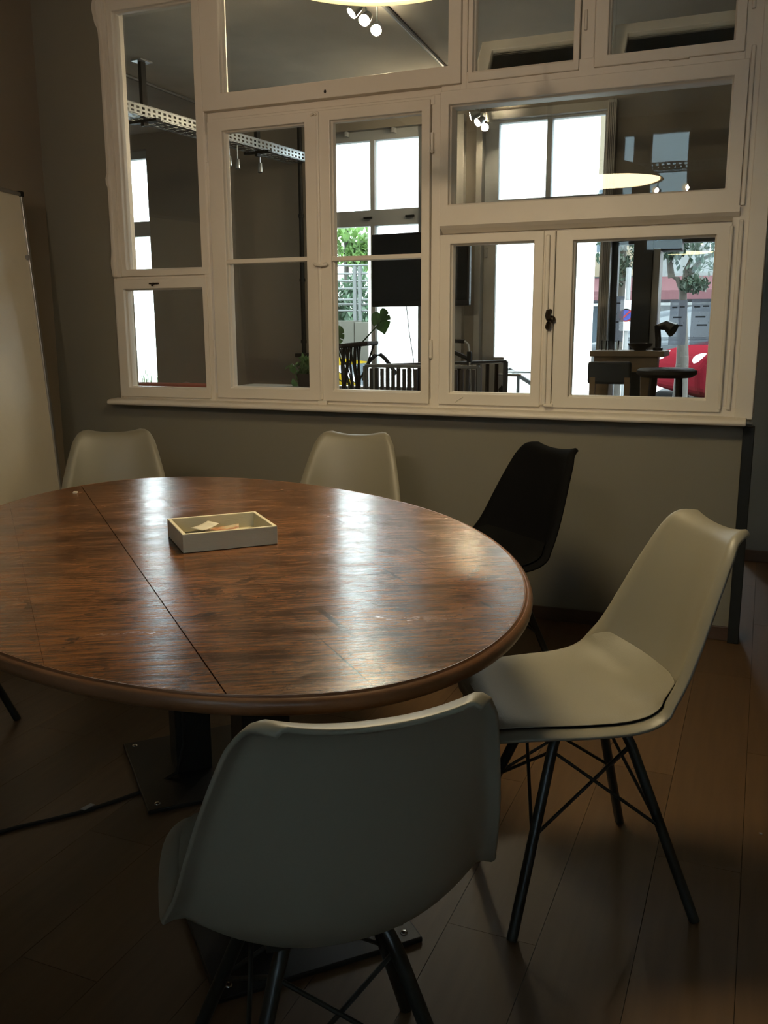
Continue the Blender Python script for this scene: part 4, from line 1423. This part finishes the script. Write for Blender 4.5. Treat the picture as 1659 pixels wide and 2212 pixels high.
ttop = at(505, 836, 5.3).z + 0.006
obj('pot', MB().lathe([(0.001, 0), (0.05, 0), (0.062, 0.085), (0.055, 0.085), (0.001, 0.07)], (ctr.x, ctr.y, ttop + 0.001), 20), 'terracotta', hp_)
sb = at(662, 767, 6.42)
mb = MB().box(sb.x - 0.06, sb.x + 0.12, 6.34, 6.498, sb.z - 0.014, sb.z + 0.014)
solo('wall_shelf', mb, 'root', 'short black shelf on the dark wall above the leafy plant', 'shelf', bevel=0.002)
# grey table top and red sofa
gt = thing('side_table', 'pale grey table top just above the first casement bottom rail', 'table', (-3.4, 5.4, 0))
ga, gb = at(505, 836, 5.3), at(655, 836, 5.3)
obj('table_top', MB().box(ga.x - 0.02, gb.x + 0.08, 5.05, 5.6, ga.z - 0.02, ga.z + 0.006), 'grey_top', gt, bevel=0.003)
for x in (ga.x + 0.02, gb.x + 0.04):
    for y in (5.09, 5.56):
        obj('leg', MB().box(x - 0.02, x + 0.02, y - 0.02, y + 0.02, 0, ga.z - 0.02), 'grey_top', gt)
sf = thing('sofa', 'red sofa whose back shows at the bottom of the lower left pane', 'sofa', (-4.6, 5.7, 0))
s0, s1 = at(285, 834, 5.5), at(455, 834, 5.5)
zt_ = (s0.z + s1.z) / 2 + 0.016
obj('backrest', MB().box(s0.x - 0.4, s1.x + 0.03, 5.42, 5.60, 0.25, zt_ + 0.004), 'red_cloth', sf, bevel=0.03, seg=4)
obj('seat', MB().box(s0.x - 0.4, s1.x + 0.03, 5.60, 6.20, 0.12, 0.44), 'red_cloth', sf, bevel=0.03, seg=4)
for x in (s0.x - 0.34, s1.x - 0.03):
    for y in (5.5, 6.12):
        obj('leg', MB().box(x - 0.025, x + 0.025, y - 0.025, y + 0.025, 0, 0.26), 'root', sf)
cu0, cu1 = at(340, 829, 5.55), at(425, 829, 5.55)
mb = MB().sphere(((cu0.x + cu1.x) / 2, 5.668, (cu0.z + 0.012 + 0.445) / 2), (cu0.z + 0.012 - 0.445) / 2, 20, 12, (0.62, 0.22, 1.0))
solo('throw_cushion', mb, 'striped', 'mauve striped cushion on the back of the red sofa', 'cushion')
# bench with bowl and cups at the shop window
be = thing('wooden_bench', 'light wooden bench counter at the shop window', 'bench', (-0.72, 5.95, 0))
b0, b1 = at(1288, 757, 5.9), at(1432, 757, 5.9)
zt_ = b0.z
obj('bench_top', MB().box(b0.x - 0.02, b1.x + 0.02, 5.78, 6.12, zt_ - 0.035, zt_), 'wood_light', be, bevel=0.004)
obj('front_board', MB().box(b0.x, b1.x - 0.02, 5.82, 5.845, zt_ - 0.13, zt_ - 0.035), 'wood_light', be, bevel=0.003)
for x in (b0.x + 0.05, b1.x - 0.08):
    obj('leg', MB().prism([(x - 0.05, 0), (x + 0.05, 0), (x + 0.025, 0.5), (x + 0.05, zt_ - 0.035), (x - 0.05, zt_ - 0.035), (x - 0.025, 0.5)], 'y', 5.86, 6.04), 'wood_light', be, bevel=0.004)
bw = at(1382, 752, 5.9)
mb = MB().lathe([(0.001, 0.0), (0.035, 0.0), (0.07, 0.028), (0.078, 0.045), (0.074, 0.045), (0.06, 0.026), (0.001, 0.012)], (bw.x, 5.92, zt_ + 0.001), 24)
solo('bowl', mb, 'black', 'black bowl on the bench at the shop window', 'bowl')
for i, px in enumerate((1303, 1318, 1329)):
    p = at(px, 750, 5.9)
    g = thing('drinking_glass', ['drinking glass at the left end of the window bench', 'drinking glass in the middle of the three on the window bench', 'drinking glass nearest the black bowl on the window bench'][i], 'glass', (p.x, 5.93, zt_ + 0.001), 0, 'glasses on the window bench')
    obj('tumbler', MB().lathe([(0.001, 0.0), (0.017, 0.0), (0.020, 0.06), (0.018, 0.06), (0.015, 0.004), (0.001, 0.004)], (p.x, 5.93, zt_ + 0.001), 16), 'glass', g)
# dark stool silhouettes and desk lamp at the right
ds = thing('bar_stool', 'dark low stool in front of the window bench', 'stool', (-0.55, 5.55, 0))
sp = at(1440, 800, 5.55)
obj('seat', MB().lathe([(0.001, -0.04), (0.14, -0.04), (0.17, -0.02), (0.17, 0.0), (0.15, 0.012), (0.001, 0.016)], (sp.x, 5.55, sp.z), 24), 'root', ds)
for a in range(4):
    an = PI / 4 + a * PI / 2
    obj('leg', MB().tube([(sp.x + 0.10 * math.cos(an), 5.55 + 0.10 * math.sin(an), sp.z - 0.03), (sp.x + 0.17 * math.cos(an), 5.55 + 0.17 * math.sin(an), 0)], 0.014, 8), 'root', ds)
ch = thing('wooden_chair', 'brown wooden chair by the shop window', 'chair', (-0.75, 5.45, 0))
cp_ = at(1345, 815, 5.45)
obj('backrest', MB().box(cp_.x - 0.20, cp_.x + 0.05, 5.42, 5.45, cp_.z - 0.04, cp_.z + 0.09), 'column_dark', ch, bevel=0.02, seg=3)
obj('seat', MB().box(cp_.x - 0.20, cp_.x + 0.06, 5.45, 5.78, 0.44, 0.48), 'wood_light', ch, bevel=0.01)
for x, y, z in ((cp_.x - 0.17, 5.435, cp_.z), (cp_.x + 0.03, 5.435, cp_.z), (cp_.x - 0.17, 5.76, 0.45), (cp_.x + 0.03, 5.76, 0.45)):
    obj('leg', MB().box(x - 0.016, x + 0.016, y - 0.016, y + 0.016, 0, z), 'wood_light', ch)
dl = thing('desk_lamp', 'black desk lamp head standing on the bench beside the post', 'lamp', (-0.62, 5.95, zt_))
lp = at(1438, 703, 5.95)
obj('lamp_head', MB().tube([lp + Vector((-0.06, 0, -0.01)), lp, lp + Vector((0.05, -0.02, -0.03))], [0.012, 0.03, 0.045], 12), 'black', dl)
obj('lamp_stem', MB().tube([lp + Vector((-0.05, 0, 0)), at(1422, 735, 5.95), Vector((at(1422, 735, 5.95).x, 5.95, zt_))], 0.018, 8), 'black', dl)
obj('lamp_base', MB().lathe([(0.001, 0), (0.03, 0), (0.03, 0.015), (0.001, 0.02)], (at(1422, 735, 5.95).x, 5.95, zt_ + 0.001), 20), 'black', dl)

# ================================================================== OUTSIDE
o = obj('ground', MB().box(-40, 30, 6.8, 60, -0.35, -0.15), 'paving'); o['kind'] = 'structure'
o = obj('street', MB().box(-1.55, 30, 8.3, 40.0, -0.15, 0.25), 'asphalt'); o['kind'] = 'structure'
o = obj('ground', MB().box(-20, 20, -30, -1.85, -0.35, -0.15), 'paving'); o['kind'] = 'structure'
o = obj('sky_block_wall', MB().box(-16, 16, -7.4, -7.0, -0.15, 14.0), 'sky_block'); o['kind'] = 'structure'  # added wall that blocks sky light from the windows behind the viewer
solo('rendered_wall', MB().box(-3.93, -1.62, 9.0, 9.3, -0.15, 3.6), 'render_white', 'plain bright white rendered wall outside the far door', 'wall')
# handrail outside the door
hr = thing('handrail', 'dark metal handrail of the steps outside the glazed door', 'railing', (-1.55, 7.6, -0.15))
k0, k1, k2 = at(1085, 797, 7.4), at(1100, 798, 7.4), at(1156, 834, 7.4)
dirv = (k2 - k1)
k3 = k1 + dirv * 1.9
obj('top_rail', MB().tube([k0 - Vector((0.0, 0, 0.05)), k0, k1, k2, k3], 0.018, 8), 'steel_dark', hr)
for f in (0.35, 1.5):
    p = k1 + dirv * f
    obj('baluster', MB().tube([p, (p.x, p.y, -0.15)], 0.014, 8), 'steel_dark', hr)
# yard wall with railing
g0, g1 = at(715, 737, 11), at(800, 692, 11)
yw = thing('concrete_wall', 'low weathered concrete wall under the railing in the yard', 'wall', (-5.5, 11.1, -0.15))
mid_x = at(766, 700, 11).x
obj('wall_block', MB().box(-7.5, mid_x - 0.006, 11.0, 11.25, -0.15, g1.z), 'concrete', yw, bevel=0.01)
obj('wall_block', MB().box(mid_x + 0.006, -3.98, 10.98, 11.25, -0.15, g1.z - 0.02), 'concrete', yw, bevel=0.01)
yr = thing('yard_railing', 'grey metal railing on top of the yard wall', 'railing', (-5.5, 11.1, g1.z))
for py in (576, 594, 610, 626, 650, 660, 674):
    z = at(755, py, 11.1).z
    obj('rail', MB().tube([(-7.4, 11.1, z + 0.05), (-4.02, 11.1, z)], 0.016, 6), 'rail_out', yr)
for px in (767, 778):
    x = at(px, 640, 11.1).x
    obj('post', MB().box(x - 0.022, x + 0.022, 11.08, 11.12, g1.z, at(px, 580, 11.1).z + 0.03), 'rail_out', yr)
for x in (-6.4, -7.2):
    obj('post', MB().box(x - 0.022, x + 0.022, 11.08, 11.12, g1.z, at(770, 580, 11.1).z + 0.06), 'rail_out', yr)


def leaf_cloud(mb, c, rad, n, s0, s1, seed):
    rnd = random.Random(seed)
    for _ in range(n):
        while True:
            q = Vector((rnd.uniform(-1, 1), rnd.uniform(-1, 1), rnd.uniform(-1, 1)))
            if q.length < 1: break
        p = Vector(c) + Vector((q.x * rad[0], q.y * rad[1], q.z * rad[2]))
        s = rnd.uniform(s0, s1)
        m = Matrix.Rotation(rnd.uniform(0, 6.28), 3, 'Z') @ Matrix.Rotation(rnd.uniform(0.2, 1.6), 3, 'X')
        pts = [(0, -1, 0), (0.6, -0.2, 0.15), (0.35, 0.6, 0.1), (0, 1.1, 0), (-0.35, 0.6, 0.1), (-0.6, -0.2, 0.15)]
        mb.add([p + (m @ Vector(v)) * s for v in pts], [(0, 1, 2, 3), (0, 3, 4, 5)])


def tree(name, label, base, top, crowns, n, m, s0, s1, seed, branches=()):
    t = thing(name, label, 'tree', base)
    base, top = Vector(base), Vector(top)
    obj('trunk', MB().tube([base, base.lerp(top, 0.5) + Vector((0.02, 0, 0)), top], [0.085, 0.06, 0.035], 9), 'bark', t)
    for p, q in branches:
        obj('branch', MB().tube([p, Vector(p).lerp(Vector(q), 0.5) + Vector((0, 0, 0.05)), q], [0.035, 0.024, 0.008], 7), 'bark', t)
    mb = MB()
    for i, (c, r) in enumerate(crowns):
        leaf_cloud(mb, c, r, n, s0, s1, seed + i)
    o = obj('foliage', mb, m, t)
    o['kind'] = 'stuff'
    return t


YY = 15.5
c = at(755, 522, YY)
b_ = at(742, 600, YY)
tree('yard_tree', 'light green tree behind the yard railing, seen left of the screen', (b_.x, YY, -0.15), (c.x - 0.06, YY, c.z + 0.4),
     [((c.x - 0.1, YY, c.z + 0.02), (0.75, 0.6, 0.42)), ((c.x + 0.22, YY, c.z - 0.25), (0.3, 0.4, 0.25))], 420, 'leaf_tree', 0.05, 0.10, 21)
for i, (px, py, rr) in enumerate(((728, 655, 0.36), (776, 645, 0.40))):
    p = at(px, py, 12.6)
    sh = thing('garden_shrub', ['leafy shrub behind the yard railing, left one', 'leafy shrub behind the yard railing, right and taller one'][i], 'shrub', (p.x, 12.6, -0.15), 0, 'shrubs behind the yard railing')
    mb = MB()
    leaf_cloud(mb, (p.x, 12.6, p.z - 0.05), (rr * 0.40, 0.4, rr * 1.25), 600, 0.03, 0.07, 40 + i)
    o = obj('foliage', mb, 'shrub', sh); o['kind'] = 'stuff'
    obj('stem', MB().tube([(p.x, 12.6, -0.15), (p.x, 12.6, p.z)], 0.03, 6), 'bark', sh)
# pale grasses outside the left far window
gr = MB()
rnd = random.Random(9)
for k in range(70):
    px = rnd.uniform(268, 345)
    b = at(px, 835, 7.6)
    b.z = 0.0
    top_ = at(px + rnd.uniform(-10, 10), rnd.uniform(755, 815), 7.6)
    mdl = b.lerp(top_, 0.6) + Vector((rnd.uniform(-0.03, 0.03), 0, 0))
    gr.tube([(b.x, 7.6 + rnd.uniform(-0.1, 0.1), -0.15), mdl, top_], [0.006, 0.004, 0.001], 4)
o = solo('tall_grass', gr, 'grass', 'pale tall grasses outside the left far window', 'grass'); o['kind'] = 'stuff'


def car(label, paint, loc, rz, ln=4.2, wd=1.75, ht=1.45):
    t = thing('parked_car', label, 'car', loc, rz)
    k = ln / 4.2
    h = ht / 1.45
    low = [(-2.08, 0.32), (-1.72, 0.22), (1.75, 0.22), (2.08, 0.32), (2.10, 0.58), (1.98, 0.74), (1.15, 0.90), (-1.75, 0.95), (-2.05, 0.82), (-2.10, 0.55)]
    mb = MB().prism([(a * k, b * h) for a, b in low], 'y', -wd / 2, wd / 2)
    obj('car_body', mb, paint, t, local=True, bevel=0.07, seg=3)
    cabp = [(-1.75, 0.90), (1.18, 0.86), (0.45, 1.36), (-0.1, 1.45), (-1.0, 1.42), (-1.5, 1.20)]
    rows = []
    vs, fs = [], []
    n = len(cabp)
    for sgn in (-1, 1):
        for a, b in cabp:
            inset = 0.04 + 0.16 * max(0, (b - 0.9)) / 0.55
            vs.append(Vector((a * k, sgn * (wd / 2 - inset), b * h)))
    fs = [(i, (i + 1) % n, n + (i + 1) % n, n + i) for i in range(n)] + [tuple(range(n - 1, -1, -1)), tuple(range(n, 2 * n))]
    obj('cabin', MB().add(vs, fs), paint, t, local=True, bevel=0.05, seg=3)
    for sgn in (-1, 1):
        for wp in ([(-1.45, 0.97), (-0.32, 0.96), (-0.32, 1.34), (-0.95, 1.33), (-1.3, 1.17)], [(-0.24, 0.96), (0.90, 0.95), (0.40, 1.27), (0.0, 1.35), (-0.24, 1.35)]):
            vs = []
            for a, b in wp:
                inset = 0.04 + 0.16 * max(0, (b - 0.9)) / 0.55
                vs.append(Vector((a * k, sgn * (wd / 2 - inset + 0.004), b * h)))
            m_ = len(vs)
            vs += [v - Vector((0, sgn * 0.02, 0)) for v in vs]
            fs = [tuple(range(m_)), tuple(range(2 * m_ - 1, m_ - 1, -1))] + [(i, (i + 1) % m_, m_ + (i + 1) % m_, m_ + i) for i in range(m_)]
            obj('side_window', MB().add(vs, fs), 'car_glass', t, local=True)
        for wx in (-1.28, 1.30):
            mb = MB().tube([(wx * k, sgn * (wd / 2 - 0.18), 0.31), (wx * k, sgn * (wd / 2 + 0.015), 0.31)], 0.31, 20)
            w_ = obj('wheel', mb, 'tyre', t, local=True)
            obj('hubcap', MB().tube([(wx * k, sgn * (wd / 2), 0.31), (wx * k, sgn * (wd / 2 + 0.022), 0.31)], 0.19, 16), 'alu', w_, local=True)
        mb = MB().sphere((1.93 * k, sgn * (wd / 2 - 0.22), 0.66 * h), 0.12, 12, 8, (1.1, 1.5, 0.7))
        obj('headlamp', mb, 'headlight', t, local=True)
    ws = [(1.12, -0.70, 0.90), (1.12, 0.70, 0.90), (0.47, 0.58, 1.34), (0.47, -0.58, 1.34)]
    nrm = Vector((0.48, 0, 0.75)).normalized() * 0.012
    vs = [Vector((a * k, b * wd / 1.75, c_ * h)) + nrm for a, b, c_ in ws]
    vs += [v - nrm * 2.5 for v in vs]
    obj('windscreen', MB().add(vs, [(0, 1, 2, 3), (7, 6, 5, 4), (0, 4, 5, 1), (1, 5, 6, 2), (2, 6, 7, 3), (3, 7, 4, 0)]), 'car_glass', t, local=True)
    return t


rc_ = at(1500, 800, 10.9)
car('red car parked nearest the shop window', 'car_red', (rc_.x + 1.62, 11.5, 0.25), R(202), 4.0, 1.7, 1.42)
sc_ = at(1420, 745, 13.2)
car('silver car parked behind the red one', 'car_silver', (sc_.x + 0.40, 14.4, 0.25), R(180), 4.3, 1.75, 1.30)
yc = at(760, 765, 9.6)
car('yellow car parked below the yard wall', 'car_yellow', (yc.x - 0.6, 9.9, -0.15), R(0), 4.0, 1.7, 1.05)
# street facade
fa = thing('street_building', 'pale building across the street with a red awning over its shops', 'building', (-1.5, 20, 0.25))
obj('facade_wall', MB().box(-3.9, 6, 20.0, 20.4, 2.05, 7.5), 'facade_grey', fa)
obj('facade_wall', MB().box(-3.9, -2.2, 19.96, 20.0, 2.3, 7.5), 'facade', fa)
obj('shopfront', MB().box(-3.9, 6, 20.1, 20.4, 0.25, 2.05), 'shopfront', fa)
z_ = at(1300, 632, 19.4).z
mb = MB().prism([(20.0, z_ + 0.32), (19.3, z_ + 0.02), (19.3, z_ - 0.16), (20.0, z_ - 0.10)], 'x', -3.8, 5.5)
obj('awning', mb, 'awning', fa)
for k in range(6):
    x = -3.5 + k * 1.15
    w_ = obj('window', MB().box(x, x + 0.55, 19.94, 20.02, 2.75, 4.1), 'white_cool', fa)
    obj('pane', MB().box(x + 0.05, x + 0.50, 19.93, 19.945, 2.80, 4.05), 'car_glass', w_)
for k in range(5):
    x = -3.6 + k * 1.4
    w_ = obj('shop_window', MB().box(x, x + 1.2, 20.04, 20.12, 0.4, 1.75), 'white_cool', fa)
    obj('pane', MB().box(x + 0.06, x + 1.14, 20.03, 20.045, 0.46, 1.69), 'car_glass', w_)
# street trees
YT = 9.5
c1_ = at(1335, 560, YT)
tree('street_tree', 'dark leafy street tree left of the dark window post', (c1_.x - 0.02, YT + 0.1, 0.25), (c1_.x + 0.02, YT + 0.1, c1_.z + 0.6),
     [((c1_.x, YT, c1_.z + 0.10), (0.22, 0.22, 0.30)), ((c1_.x - 0.02, YT, c1_.z - 0.12), (0.14, 0.2, 0.16)), ((c1_.x, YT, c1_.z + 0.55), (0.25, 0.25, 0.25))], 330, 'leaf_street', 0.018, 0.042, 61)
c2_ = at(1505, 555, YT)
t0 = at(1475, 628, YT)
tree('street_tree', 'dark street tree with forked branches right of the dark window post', (t0.x + 0.03, YT, 0.25), (t0.x, YT, t0.z + 0.02),
     [((c2_.x, YT, c2_.z + 0.06), (0.26, 0.25, 0.27)), ((at(1455, 540, YT).x, YT, c2_.z + 0.10), (0.12, 0.2, 0.15)), ((at(1500, 615, YT).x, YT, at(1500, 615, YT).z), (0.14, 0.2, 0.08)), ((c2_.x, YT, c2_.z + 0.5), (0.30, 0.25, 0.25))], 300, 'leaf_street', 0.018, 0.042, 71,
     branches=((t0, at(1450, 598, YT)), (at(1451, 600, YT), at(1438, 540, YT)), (t0, at(1490, 560, YT)), (at(1480, 602, YT), at(1545, 545, YT))))
# no-stopping sign
sg = thing('road_sign', 'round blue and red no-stopping sign on a pole across the pavement', 'sign', (-1.4, 9.2, 0.25))
s_ = at(1353, 681, 9.2)
obj('sign_pole', MB().tube([(s_.x, 9.22, 0.25), (s_.x, 9.22, s_.z + 0.45)], 0.025, 8), 'rail_grey', sg)
obj('sign_ring', MB().tube([(s_.x, 9.19, s_.z), (s_.x, 9.175, s_.z)], 0.062, 24), 'sign_red', sg)
obj('sign_face', MB().tube([(s_.x, 9.176, s_.z), (s_.x, 9.170, s_.z)], 0.050, 24), 'sign_blue', sg)
obj('sign_bar', MB().obox((s_.x, 9.168, s_.z), (0.034, 0, 0.034), (0.005, 0, -0.005), (0, 0.002, 0)), 'sign_red', sg)
for py, h_ in ((660, 0.05), (705, 0.045)):
    q = at(1353, py, 9.2)
    obj('plate', MB().box(s_.x - 0.06, s_.x + 0.06, 9.175, 9.19, q.z - h_, q.z + h_), 'sign_white', sg, bevel=0.004)
